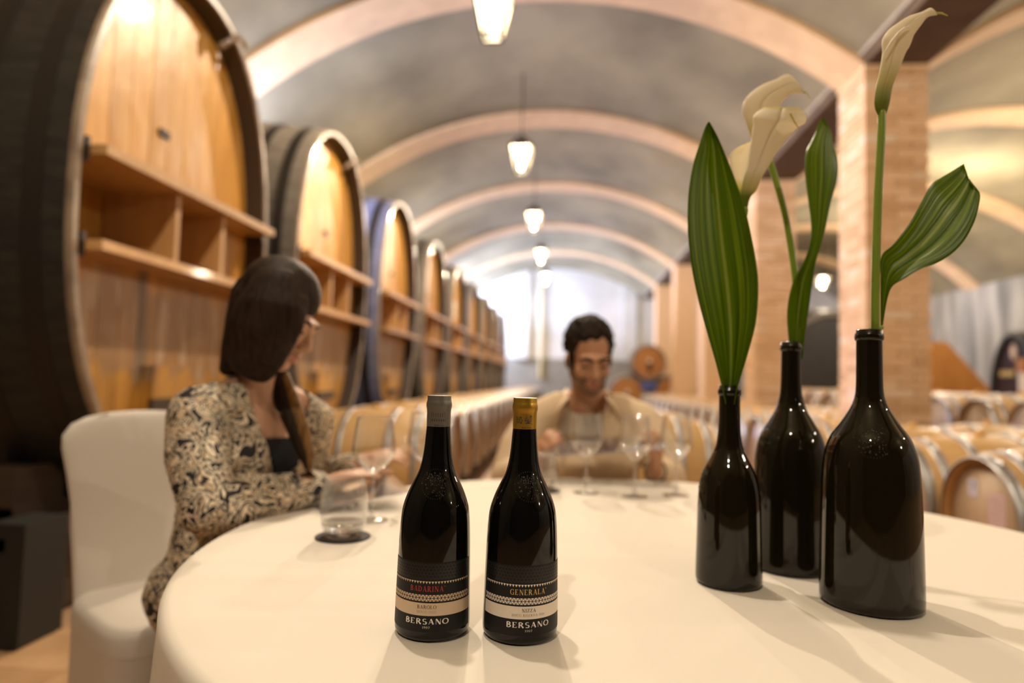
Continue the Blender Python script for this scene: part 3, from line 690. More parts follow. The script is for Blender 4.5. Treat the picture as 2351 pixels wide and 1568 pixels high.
# ================================================================ BOTTLES
def prof_at(prof, z):
    for (r0, z0), (r1, z1) in zip(prof, prof[1:]):
        if z0 <= z <= z1 and z1 > z0: return r0+(r1-r0)*(z-z0)/(z1-z0)
    return prof[-1][0]
def smooth_prof(pts, n=5): return [(max(0, a), b) for a, b in catmull([(r, z) for r, z in pts], n)]
WP = smooth_prof([(.040, 0), (.0455, .004), (.0472, .012), (.0466, .045), (.0458, .085), (.0450, .115), (.0437, .140), (.0415, .156), (.0362, .172), (.0298, .186), (.0240, .198), (.0200, .212), (.0176, .228), (.0163, .243), (.0152, .258), (.0148, .264)], 5)
GL = {}
def glyphs():
    T, t = .15, .055
    L = lambda *a: ('l',)+a; A = lambda *a: ('a',)+a
    GL['B'] = (.66, [L(.13, 0, .13, 1, T), A(.13, .76, .36, .235, -90, 90, t, T), A(.13, .27, .43, .265, -90, 90, t, T), L(.0, .025, .2, .025, t), L(.0, .975, .2, .975, t)])
    GL['A'] = (.78, [L(.12, 0, .40, 1, t), L(.38, 1, .68, 0, T), L(.22, .33, .58, .33, t), L(.0, .025, .22, .025, t), L(.54, .025, .80, .025, t)])
    GL['D'] = (.74, [L(.13, 0, .13, 1, T), A(.13, .5, .53, .47, -90, 90, t, T), L(.0, .025, .2, .025, t), L(.0, .975, .2, .975, t)])
    GL['R'] = (.74, [L(.13, 0, .13, 1, T), A(.13, .74, .38, .245, -90, 90, t, T), L(.34, .5, .64, .0, T), L(.0, .025, .26, .025, t), L(.0, .975, .2, .975, t), L(.6, .025, .76, .025, t)])
    GL['I'] = (.34, [L(.16, 0, .16, 1, T), L(.02, .025, .3, .025, t), L(.02, .975, .3, .975, t)])
    GL['N'] = (.80, [L(.12, 0, .12, 1, t), L(.14, 1, .66, 0, T), L(.68, 0, .68, 1, t), L(.0, .025, .24, .025, t), L(.0, .975, .2, .975, t), L(.56, .975, .8, .975, t)])
    GL['G'] = (.78, [A(.42, .5, .36, .48, 50, 310, t, T), L(.64, .0, .64, .42, T*.8), L(.5, .42, .76, .42, t), L(.66, .7, .66, .95, t)])
    GL['C'] = (.72, [A(.42, .5, .36, .48, 48, 312, t, T), L(.66, .7, .66, .96, t)])
    GL['E'] = (.64, [L(.13, 0, .13, 1, T), L(.0, .03, .56, .03, t), L(.0, .97, .54, .97, t), L(.13, .52, .42, .52, t), L(.54, .0, .54, .24, t), L(.52, .78, .52, 1, t)])
    GL['L'] = (.62, [L(.13, 0, .13, 1, T), L(.0, .03, .56, .03, t), L(.0, .975, .26, .975, t), L(.54, .0, .54, .26, t)])
    GL['O'] = (.82, [A(.41, .5, .36, .47, 0, 360, t, T)])
    GL['S'] = (.56, [A(.27, .74, .20, .235, 40, 270, t, T*.8), A(.27, .265, .22, .24, -140, 90, t, T)])
    GL['Z'] = (.66, [L(.06, .97, .58, .97, t), L(.56, .97, .08, .03, T), L(.05, .03, .6, .03, t), L(.08, .76, .08, 1, t), L(.58, 0, .58, .24, t)])
    GL['V'] = (.76, [L(.12, 1, .40, 0, T), L(.40, 0, .64, 1, t), L(.0, .975, .24, .975, t), L(.54, .975, .76, .975, t)])
    GL['0'] = (.56, [A(.28, .5, .22, .46, 0, 360, t, T*.8)])
    GL['1'] = (.34, [L(.18, 0, .18, 1, T*.8), L(.05, .84, .18, .97, t), L(.05, .025, .31, .025, t)])
    GL['2'] = (.52, [A(.25, .74, .2, .23, -25, 170, T*.7, T*.7), L(.44, .66, .06, .04, T*.6), L(.04, .04, .46, .04, t)])
    GL['7'] = (.5, [L(.04, .95, .46, .95, t*1.3), L(.44, .95, .18, 0, T*.7)])
    GL['9'] = (.52, [A(.25, .68, .2, .28, 0, 360, t, T*.7), L(.43, .66, .2, .0, T*.6)])
    GL["'"] = (.2, [A(.1, .95, .07, .09, 0, 360, .05, .05)])
    GL[' '] = (.34, [])
glyphs()
def text_quads(s, h, width, logo=False):
    """flat quads (list of 4 (u,v)) for a word, centred, total width fixed"""
    adv = [GL[c][0] for c in s]; gap = .16 if not logo else .12
    tot = sum(adv)+gap*(len(s)-1); kx = width/tot; x = -width/2; Q = []
    ky = h; wk = (kx+ky)/2
    for c, a in zip(s, adv):
        hh = ky
        for e in GL[c][1]:
            if e[0] == 'l':
                _, x0, y0, x1, y1, w = e
                if logo: w = w*1.35 if w > .1 else w*1.1
                if logo and abs(y0-y1) < 1e-6 and (y0 < .03 or y0 > .974): continue
                p0 = Vector((x+x0*kx, y0*hh)); p1 = Vector((x+x1*kx, y1*hh)); d = (p1-p0)
                if d.length < 1e-9: continue
                nrm = Vector((-d.y, d.x)).normalized()*w*wk/2
                Q.append([p0+nrm, p0-nrm, p1-nrm, p1+nrm])
            else:
                _, cx, cy, rx, ry, a0, a1, w0, w1 = e
                if logo: w1 *= 1.3
                n = 16; pr = None
                for k in range(n+1):
                    an = math.radians(a0+(a1-a0)*k/n); c_, s_ = math.cos(an), math.sin(an)
                    w = (w0+(w1-w0)*abs(c_))*wk/2
                    ce = Vector((x+cx*kx+rx*kx*c_, cy*hh+ry*hh*s_)); dr = Vector((c_, s_))*w
                    cur = (ce+dr, ce-dr)
                    if pr: Q.append([pr[0], pr[1], cur[1], cur[0]])
                    pr = cur
        x += (a+gap)*kx
    return Q
def wrap(prof, quads, z0, ang0, eps, rref):
    b = MB()
    for q in quads:
        n0 = len(b.v)
        for p in q:
            z = z0+p.y; r = prof_at(prof, z)+eps; a = ang0+p.x/rref
            b.v.append((r*math.cos(a), r*math.sin(a), z))
        b.f.append(tuple(range(n0, n0+len(q))))
    return b
def band(prof, z0, z1, a0, a1, eps, n=48, m=3):
    return MB().grid([[((prof_at(prof, z0+(z1-z0)*j/m)+eps)*math.cos(a0+(a1-a0)*i/n), (prof_at(prof, z0+(z1-z0)*j/m)+eps)*math.sin(a0+(a1-a0)*i/n), z0+(z1-z0)*j/m) for i in range(n+1)] for j in range(m+1)])
def tri_rows(rows, h, pitch, half, fill=.80, single=False):
    Q = []
    for r in range(rows):
        n = int(half*2/pitch*2); y0 = r*h
        for k in range(n):
            x = -half+k*pitch/2; upw = (k+r) % 2 == 0
            if single and upw: continue
            tri = [(-.5, 0), (.5, 0), (0, 1)] if upw else [(-.5, 1), (0, 0), (.5, 1)]
            cx_, cy_ = 0, (1/3 if upw else 2/3)
            Q.append([Vector((x+(cx_+(px-cx_)*fill)*pitch, y0+(cy_+(py-cy_)*fill)*h)) for px, py in tri])
    return Q
def emblem(prof, ang, z, size, mat, parent, seed):
    """raised crest moulded into the glass shoulder: a ring and a shield of small beads"""
    rd = random.Random(seed); b = MB(); pts = []
    for k in range(34): pts.append((.5*size*math.cos(2*PI*k/40+.5), .5*size*math.sin(2*PI*k/40+.5), .0005))
    for k in range(14): pts.append((.17*size*math.cos(2*PI*k/14), .17*size*math.sin(2*PI*k/14)+.12*size, .0008))
    for k in range(70): pts.append((rd.uniform(-.36, .36)*size, rd.uniform(-.4, .36)*size, rd.uniform(.0005, .0011)))
    for u, v, s in pts:
        zz = z+v*.95; r = prof_at(prof, zz); r2 = prof_at(prof, zz+.002); a = ang+u/r
        nrm = Vector((math.cos(a), math.sin(a), -(r2-r)/.002)).normalized(); p = Vector((r*math.cos(a), r*math.sin(a), zz))
        s_, w_ = frame_from(nrm)
        M = Matrix.Translation(p) @ Matrix((s_, w_, nrm)).transposed().to_4x4()
        b.ell((0, 0, 0), (s*1.3, s*1.3, s*1.1), M, 10, 6)
    o = b.build('moulded_crest', m_crest, parent); return o
def wine_bottle(x, y, label, offs, cap, band_m, name, name_m, l1, w1, l2, w2, wname, arc, side):
    t = empty('wine_bottle', (x, y, TZ)); tag(t, label, 'wine bottle')
    MB().lathe([(0, .004), (.03, .003)]+WP+[(.0132, .2645), (.0, .2645)], 96).build('glass_body', m_wine, t)
    CP = [(.0153, .2585), (.0156, .268), (.0154, .284), (.0156, .2885), (.0163, .2905), (.0165, .2925), (.0158, .2945), (.0153, .296), (.0152, .2995), (.0149, .3008), (.0, .3010)]
    CP = [(.0153, .2555), (.0154, .262), (.0154, .2745), (.0157, .2785), (.0164, .2815), (.0165, .2850), (.0158, .2885), (.0153, .2905), (.0153, .2945), (.0150, .2958), (0, .2960)]
    c = MB().lathe(CP, 64, close=False).build('capsule', cap, t, sharp=70)
    face = math.atan2(-y, -x); a = face+math.radians(offs); HA = math.radians(80); R = .0462
    MB_ = lambda q, z, m, nm, eps=.0004, r=R: wrap(WP, q, z, a, eps, r).build(nm, m, lab, False)
    lab = band(WP, .0135, .0955, a-HA, a+HA, .00015, 64, 12).build('front_label', m_lab, t)
    MB_(tri_rows(5, .0038, .0044, .062, .72), .0752, m_labgloss, 'varnish_triangles')['kind'] = 'stuff'
    MB_(tri_rows(1, .0034, .0037, .062, .88, True), .0700, band_m, 'triangle_band')['kind'] = 'stuff'
    MB_(tri_rows(2, .0041, .0044, .062, .74), .0496, band_m, 'triangle_band')['kind'] = 'stuff'
    o = band(WP, .0330, .0478, a-HA, a+HA, .0003, 64, 2).build('cream_band', band_m, lab)
    MB_(text_quads(name, .0064, wname), .0613, name_m, 'name_lettering')
    MB_(text_quads(l1, .0042, w1), .0412, m_dkink, 'region_lettering', .0005); MB_(text_quads(l2, .0028, w2), .0362, m_greyink, 'vintage_lettering', .0005)
    MB_(text_quads('BERSANO', .0064, .0535, True), .0232, m_paper, 'maker_lettering')
    q = text_quads('1907', .0026, .0088); MB_(q, .0182, m_paper, 'year_lettering')
    # capsule print: a villa engraving and the maker's word
    ca = face+math.radians(arc); b = []
    R4 = lambda x0, y0, x1, y1: b.append([Vector((x0, y0)), Vector((x1, y0)), Vector((x1, y1)), Vector((x0, y1))])
    if side == 'villa':
        R4(-.0105, 0, .0105, .0006); R4(-.0105, .0052, .0105, .0057); R4(-.010, .0064, .010, .0067); R4(-.009, .0118, .009, .0124)
        for k in range(8): R4(-.0098+.0028*k-.0002, 0, -.0098+.0028*k+.0002, .0052)
        for k in range(7): R4(-.0090+.003*k-.0003, .0067, -.0090+.003*k+.0003, .0118)
        b.append([Vector((-.009, .0124)), Vector((.009, .0124)), Vector((.007, .0138)), Vector((-.007, .0138))])
        for k in range(6): R4(-.0084+.0031*k, .0016, -.0072+.0031*k, .0034)
    else:
        R4(-.0125, 0, .0095, .0014); R4(-.0125, .003, -.0075, .0034); R4(-.0125, .006, -.0075, .0064); R4(-.0125, .0088, -.0065, .0098)
        for k in range(4): R4(-.0122+.0014*k, .0014, -.0118+.0014*k, .009)
        rd = random.Random(3)
        for cx_, w, h in ((-.0055, .0022, .0085), (.0012, .0026, .0115), (.0072, .0024, .0105)):
            for k in range(46):
                u = rd.uniform(-1, 1); v = rd.random(); s = .00045
                px, py = cx_+u*w*math.sin(PI*(.1+.85*v)), .0012+v*h; R4(px-s, py-s*.5, px+s, py+s*.5)
        R4(.002, .0014, .006, .0026); R4(.0035, .0026, .0047, .0058)
    CPs = sorted(CP, key=lambda p: p[1])
    wrap(CPs, b, .2622, ca, .0002, .0156).build('villa_print', m_caprint, c, False)
    wrap(CPs, text_quads('BERSANO', .0018, .0125, True), .2574, ca+math.radians(8), .0002, .0156).build('capsule_lettering', m_caprint, c, False)
    emblem(WP, face+math.radians(offs*.8+4), .187, .036, m_wine, t, 5)
    return t
wine_bottle(-.163, .842, 'black wine bottle with a grey capsule and the red name BADARINA', -9, m_capg, m_cream, "BADARINA'", m_red, 'BAROLO', .0230, 'DOCG 2022', .0232, .0435, -4, 'villa')
wine_bottle(-.052, .848, 'black wine bottle with a gold capsule and the golden name GENERALA', 13, m_capo, m_white, "GENERALA'", m_gold, 'NIZZA', .0168, 'DOCG RISERVA 2021', .0405, .046, 2, 'trees')
def vase(x, y, prof, label, ea, ez, es, seed):
    p = smooth_prof(prof, 5); zt = p[-1][1]; rn = p[-1][0]
    t = empty('bottle_vase', (x, y, TZ)); tag(t, label, 'vase')
    zl = zt-.022
    MB().lathe([(0, .006), (prof[0][0]*.6, .004)]+p+[(rn-.0045, zt+.0002), (rn-.005, zt-.01), (rn-.005, zt-.08), (0, zt-.08)], 80).build('glass_body', m_vase, t)
    MB().lathe([(rn-.0005, zt-.0165), (rn+.0018, zt-.0155), (rn+.0024, zt-.011), (rn+.0020, zt-.0065), (rn+.0004, zt-.0045), (rn-.0002, zt-.001), (rn-.002, zt+.0006), (rn-.0042, zt+.0002)], 64, close=False).build('lip', m_vase, t)
    emblem(p, math.atan2(-y, -x)+math.radians(ea), ez, es, m_vase, t, seed)
    return t
VA, VB, VC = (.268, 1.108), (.400, 1.212), (.457, 1.036)
vase(*VA, [(.046, 0), (.0505, .004), (.0518, .014), (.0508, .06), (.0498, .105), (.0492, .125), (.0475, .148), (.0435, .168), (.0375, .1845), (.0290, .2015), (.0215, .2185), (.0185, .236), (.0172, .258), (.0168, .28), (.0167, .3), (.0165, .318)], 'smallest of the three dark bottle vases, holding the broad upright leaf', -75, .165, .04, 11)
vase(*VB, [(.058, 0), (.0635, .005), (.0648, .016), (.0640, .08), (.0632, .13), (.0625, .158), (.0608, .188), (.0570, .214), (.049, .2385), (.0370, .2590), (.0255, .2800), (.0190, .304), (.0170, .33), (.0165, .36), (.0163, .399)], 'middle dark bottle vase, standing behind the other two, with a twisted leaf', -42, .232, .05, 12)
vase(*VC, [(.062, 0), (.0685, .005), (.0700, .016), (.0692, .08), (.0680, .14), (.0668, .178), (.0650, .204), (.0612, .226), (.0530, .248), (.0405, .2665), (.0290, .2850), (.0220, .301), (.0190, .316), (.0182, .34), (.0180, .375), (.0178, .408)], 'biggest dark bottle vase, standing nearest, with the tall single calla', 4, .245, .05, 13)

# ================================================================ LEAVES AND CALLAS
def uvgrid(o, nr, nc):
    me = o.data; uv = me.uv_layers.new(name='UVMap')
    for l in me.loops:
        i = l.vertex_index; uv.data[l.index].uv = ((i % nc)/(nc-1), (i//nc)/(nr-1))
def leaf(rows, label, stalk=None, n=7, nc=17, vfold=.0):
    """rows: left pixel, right pixel, depth left / middle / right"""
    pts = catmull(rows, n); G = []
    rnd = random.uniform(0, 9)
    for i, (xl, yl, xr, yr, a, m, b) in enumerate(pts):
        ln = []
        for j in range(nc):
            u = j/(nc-1); y = (a*(1-u)*(1-2*u)+m*4*u*(1-u)+b*u*(2*u-1))
            if vfold: y += vfold*abs(u-.5)*2
            y += .0012*math.sin(u*26+rnd)*math.sin(PI*u)
            ln.append(at(xl+(xr-xl)*u, yl+(yr-yl)*u, y))
        G.append(ln)
    base = (G[0][0]+G[0][-1])/2
    G = [[p-base for p in r] for r in G]
    o = MB().grid(G).build('leaf', m_leaf, loc=base); uvgrid(o, len(G), nc)
    k = o.modifiers.new('t', 'SOLIDIFY'); k.thickness = .0007; k.offset = 0
    tag(o, label, 'leaf')
    if stalk:
        q = MB().tube([Vector(p)-base for p in stalk], .0035, 8); q.build('stalk', m_stem, o)
    return o
ya = VA[1]
leaf([(1666, 928, 1686, 928, ya-.003, ya+.004, ya-.003), (1658, 890, 1694, 888, ya-.008, ya+.006, ya-.008), (1640, 820, 1714, 822, ya-.014, ya+.008, ya-.012), (1614, 730, 1735, 740, ya-.018, ya+.006, ya-.012), (1591, 630, 1741, 655, ya-.02, ya+.002, ya-.008), (1580, 540, 1734, 590, ya-.018, ya, ya-.004), (1580, 455, 1716, 500, ya-.014, ya, ya-.002), (1590, 385, 1694, 430, ya-.01, ya, ya-.002), (1606, 330, 1672, 372, ya-.008, ya-.002, ya-.004), (1618, 295, 1648, 315, ya-.006, ya-.004, ya-.006), (1627, 279, 1629, 280, ya-.008, ya-.008, ya-.008)],
     'broad upright lance-shaped green leaf with a pale midrib in the smallest vase', [(VA[0], ya, TZ+.24), (VA[0]+.001, ya, TZ+.30), at(1676, 928, ya)], vfold=-.014)
yb = VB[1]
leaf([(1818, 826, 1842, 826, yb, yb+.006, yb), (1810, 770, 1848, 768, yb-.006, yb+.008, yb-.004), (1808, 710, 1858, 700, yb-.01, yb+.006, yb-.008), (1820, 650, 1866, 640, yb-.012, yb+.004, yb-.014), (1846, 600, 1872, 604, yb-.012, yb-.004, yb-.016), (1860, 558, 1884, 565, yb-.01, yb-.006, yb-.016), (1862, 515, 1896, 520, yb-.006, yb-.008, yb-.014), (1856, 462, 1908, 462, yb, yb-.012, yb-.006), (1849, 405, 1922, 410, yb+.004, yb-.014, yb), (1850, 352, 1923, 368, yb+.004, yb-.014, yb+.002), (1866, 318, 1912, 330, yb, yb-.012, yb), (1880, 285, 1908, 302, yb-.006, yb-.008, yb-.004), (1888, 268, 1890, 268, yb-.008, yb-.008, yb-.008)],
     'narrow twisted green leaf with a pointed tip in the middle vase', [(VB[0], yb, TZ+.33), (VB[0], yb, TZ+.38), at(1830, 824, yb)])
yv = VC[1]
leaf([(2022, 752, 2027, 745, yv+.012, yv+.014, yv+.012), (2022, 700, 2036, 690, yv+.014, yv+.02, yv+.01), (2022, 640, 2048, 658, yv+.014, yv+.022, yv+.006), (2024, 588, 2072, 642, yv+.014, yv+.02, yv+.0), (2052, 560, 2112, 618, yv+.016, yv+.016, yv-.006), (2088, 512, 2150, 604, yv+.018, yv+.01, yv-.012), (2116, 462, 2186, 582, yv+.02, yv+.006, yv-.016), (2138, 424, 2214, 552, yv+.02, yv+.004, yv-.018), (2160, 408, 2236, 512, yv+.02, yv+.004, yv-.016), (2182, 395, 2247, 474, yv+.018, yv+.006, yv-.012), (2199, 384, 2249, 443, yv+.016, yv+.008, yv-.006), (2209, 378, 2228, 420, yv+.012, yv+.010, yv-.002), (2213, 376, 2219, 396, yv+.012, yv+.01, yv+.006)],
     'wide glossy leaf with a ragged tip leaning out to the right of the tallest calla', [(VC[0]+.004, yv+.004, TZ+.36), (VC[0]+.004, yv+.006, TZ+.41), at(2024, 752, yv+.012)])
def calla(stem, rows, label, yfront, yback, extra=()):
    """stem points, then silhouette rows (left, right, centre depth) of the rolled spathe"""
    o0 = Vector(stem[0]); t = empty('calla_lily', o0); tag(t, label, 'flower')
    sp = catmull([tuple(Vector(p)-o0) for p in stem], 6)
    MB().tube(sp, .0060, 12).build('stem', m_stem, t)
    pts = catmull(rows, 4); nt = 33; G = []
    for i, (xl, yl, xr, yr, y) in enumerate(pts):
        A = at(xl, yl, y); B = at(xr, yr, y); c = (A+B)/2; h = (B-A)/2; hl = h.length
        view = (c-EYE).normalized(); ln = []
        up_ = h.cross(view).normalized()
        s = i/(len(pts)-1); op = max(0, s-.55)/.45
        for j in range(nt):
            th = -PI*.5+2*PI*j/(nt-1)                      # seam at the back of the roll
            d = math.sin(th)
            dep = hl*(yback if d > 0 else yfront)
            q = c+h*math.cos(th)+view*d*dep
            if d > 0: q += up_*abs(hl)*0
            q += h.normalized()*.0008*math.sin(5*th+i*.35)*op
            ln.append(q-o0)
        G.append(ln)
    q = MB().grid(G).build('spathe', m_spathe, t); uvgrid(q, len(G), nt)
    for l in q.data.uv_layers[0].data: l.uv = (l.uv[0], l.uv[1])
    k = q.modifiers.new('t', 'SOLIDIFY'); k.thickness = .0008; k.offset = 0
    for kind, data in extra:
        if kind == 'tip': MB().tube([Vector(p)-o0 for p in data], [.0016, .0013, .0005][:len(data)], 8).build('spathe_tip', m_tipgreen, t)
        if kind == 'fold':
            n = len(data); MB().tube([Vector(p)-o0 for p in data], [.0006]+[.0016]*(n-2)+[.0006], 8).build('spathe_fold', m_fold, t)
        if kind == 'lobe':
            g = []; P = catmull(data, 5)
            for xl, yl, xr, yr, a_, m_, b_ in P:
                g.append([at(xl+(xr-xl)*u/8, yl+(yr-yl)*u/8, a_*(1-u/8)*(1-u/4)+m_*4*(u/8)*(1-u/8)+b_*(u/8)*(u/4-1))-o0 for u in range(9)])
            e = MB().grid(g).build('spathe_lobe', m_spathe, t); uvgrid(e, len(g), 9)
            k = e.modifiers.new('t', 'SOLIDIFY'); k.thickness = .0008; k.offset = 0
    return t
calla([(VC[0]-.002, yv, TZ+.36), tuple(at(2008, 800, yv)), tuple(at(2010, 640, yv-.002)), tuple(at(2016, 450, yv-.004)), tuple(at(2024, 300, yv-.006)), tuple(at(2024, 258, yv-.006))],
      [(2017, 266, 2033, 266, yv-.006), (2008, 244, 2042, 236, yv-.007), (2010, 207, 2049, 199, yv-.008), (2020, 163, 2063, 163, yv-.010), (2026, 123, 2078, 123, yv-.012), (2025, 102, 2089, 104, yv-.013), (2028, 86, 2098, 80, yv-.014), (2042, 67, 2107, 67, yv-.014), (2063, 52, 2117, 54, yv-.014), (2088, 37, 2126, 42, yv-.014), (2117, 28, 2135, 36, yv-.014), (2137, 19, 2147, 34, yv-.014), (2150, 29, 2152, 33, yv-.014)],
      'tall single calla lily with a slim closed flower in the biggest vase', .55, .55,
      [('tip', [at(2148, 30, yv-.014), at(2162, 30, yv-.014), at(2176, 36, yv-.014)]), ('fold', [at(2030, 122, yv-.028), at(2046, 96, yv-.032), at(2062, 76, yv-.032), at(2077, 64, yv-.030), at(2089, 61, yv-.027)])])
calla([(VA[0]+.006, ya+.004, TZ+.25), tuple(at(1682, 900, ya+.012)), tuple(at(1690, 700, ya+.018)), tuple(at(1702, 540, ya+.015)), tuple(at(1710, 482, ya+.01))],
      [(1704, 492, 1713, 493, ya+.01), (1701, 454, 1722, 454, ya+.008), (1703, 433, 1735, 438, ya+.006), (1709, 405, 1750, 405, ya+.003), (1717, 381, 1766, 378, ya), (1721, 353, 1780, 353, ya-.003), (1725, 326, 1797, 329, ya-.006), (1727, 303, 1812, 313, ya-.008), (1730, 286, 1834, 291, ya-.01), (1730, 270, 1849, 281, ya-.012), (1738, 258, 1850, 264, ya-.012), (1757, 246, 1836, 248, ya-.012)],
      'lower calla lily with a wide open flower, rising behind the broad leaf', .45, .40,
      [('tip', [at(1815, 262, ya-.040), at(1824, 280, ya-.037), at(1836, 298, ya-.030)]),
       ('lobe', [(1700, 470, 1708, 470, ya+.014, ya+.016, ya+.012), (1690, 430, 1712, 432, ya+.014, ya+.02, ya+.012), (1680, 395, 1722, 398, ya+.012, ya+.022, ya+.012), (1675, 362, 1728, 360, ya+.010, ya+.022, ya+.012), (1684, 345, 1732, 335, ya+.010, ya+.02, ya+.012), (1708, 331, 1730, 322, ya+.012, ya+.016, ya+.012)])])
calla([(VB[0]-.004, yb+.004, TZ+.34), tuple(at(1832, 815, yb+.012)), tuple(at(1828, 660, yb+.012)), tuple(at(1806, 510, yb+.012)), tuple(at(1780, 410, yb+.01)), tuple(at(1766, 368, yb+.008))],
      [(1762, 378, 1772, 378, yb+.008), (1746, 352, 1774, 354, yb+.006), (1728, 325, 1777, 330, yb+.004), (1714, 285, 1783, 290, yb+.002), (1704, 256, 1788, 257, yb), (1709, 233, 1791, 240, yb-.002), (1722, 215, 1796, 232, yb-.004), (1750, 195, 1805, 224, yb-.006), (1780, 183, 1813, 217, yb-.008), (1807, 171, 1825, 214, yb-.01), (1826, 183, 1840, 213, yb-.012), (1843, 206, 1847, 214, yb-.012)],
      'upper calla lily with a curled tip, partly hidden by the lower white flower', .40, .40,
      [('tip', [at(1843, 209, yb-.012), at(1852, 214, yb-.012), at(1859, 226, yb-.012)])])

# ================================================================ GLASSES
def wine_glass(x, y, label, k=1.0):
    t = empty('wine_glass', (x, y, TZ)); tag(t, label, 'wine glass', 'stemmed wine glasses')
    out = smooth_prof([(.0042, .098), (.009, .102), (.024, .114), (.038, .130), (.0462, .146), (.0472, .156), (.0450, .175), (.0415, .2), (.0385, .224)], 4)
    inn = [(max(0, r-.0012), z+.0006) for r, z in reversed(out)]
    s = [(r*k, z*k) for r, z in out+inn+[(0, .1005)]]
    MB().lathe(s, 48, close=False).build('bowl', m_glass, t)
    MB().lathe([(r*k, z*k) for r, z in [(0, .0), (.037, .0), (.0375, .0012), (.034, .002), (.012, .0045), (.0055, .011), (.0040, .03), (.0036, .06), (.0038, .09), (.006, .0985), (0, .101)]], 40, close=False).build('stem', m_thick, t)
    MB().lathe([(r*k, z*k) for r, z in [(.0385, .2238), (.0388, .2248), (.0380, .2252), (.0373, .2246), (.0375, .2238)]], 48, close=False).build('rim', m_thick, t)
    return t
wine_glass(-.424, 1.445, 'empty wine glass beside the water tumbler, nearest to the woman', 1.02)
wine_glass(-.352, 1.66, 'empty wine glass half hidden by the grey-capped bottle', 1.02)
wine_glass(.063, 1.925, 'empty wine glass in front of the man, just beside the gold-capped bottle', 1.0)
wine_glass(.198, 1.895, 'empty wine glass in front of the man, middle of the three', 1.0)
wine_glass(.321, 1.945, 'empty wine glass by the man\'s raised hand, next to the vases', 1.0)
def tumbler(x, y, label, clabel, water=True):
    c = empty('coaster', (x, y, TZ)); tag(c, clabel, 'coaster', 'black round coasters')
    MB().lathe([(0, .0), (.053, 0), (.054, .0015), (.053, .003), (0, .003)], 48).build('disc', m_coaster, c, sharp=30)
    t = empty('tumbler', (x, y, TZ+.0032)); tag(t, label, 'tumbler', 'water tumblers')
    o = [(0, 0), (.033, 0), (.037, .004), (.043, .022), (.0462, .045), (.0455, .07), (.0425, .095), (.0395, .112)]
    i = [(.0382, .112), (.0412, .095), (.0441, .07), (.0448, .045), (.0415, .022), (.036, .010), (0, .009)]
    MB().lathe(smooth_prof(o, 3)+[(.039, .1126)]+i, 56, close=False).build('wall', m_thick, t)
    MB().lathe([(0, .0092), (.0358, .0102), (.0413, .022), (.0428, .028), (0, .028)], 48).build('water', m_water, t)
tumbler(-.433, 1.285, 'low tumbler with a little water on a black coaster, left of the bottles', 'black coaster under the tumbler left of the bottles')
tumbler(-.065, 1.93, 'tumbler of water half hidden behind the gold-capped bottle', 'black coaster behind the gold-capped bottle')
def held_sheet(c, ux, uy, w, h, label):
    """clear acrylic board with a printed sheet"""
    ux = Vector(ux).normalized(); uy = Vector(uy); uy = (uy-ux*uy.dot(ux)).normalized(); uz = ux.cross(uy)
    t = empty('tasting_sheet', c); tag(t, label, 'sheet'); t.matrix_world = Matrix.Translation(c) @ Matrix((ux, uy, uz)).transposed().to_4x4()
    MB().box((0, 0, 0), (w, h, .004)).build('clear_board', m_acryl, t, False)
    MB().box((0, 0, -.0035), (w*.9, h*.9, .001)).build('paper', m_sheet, t, False)
    return t
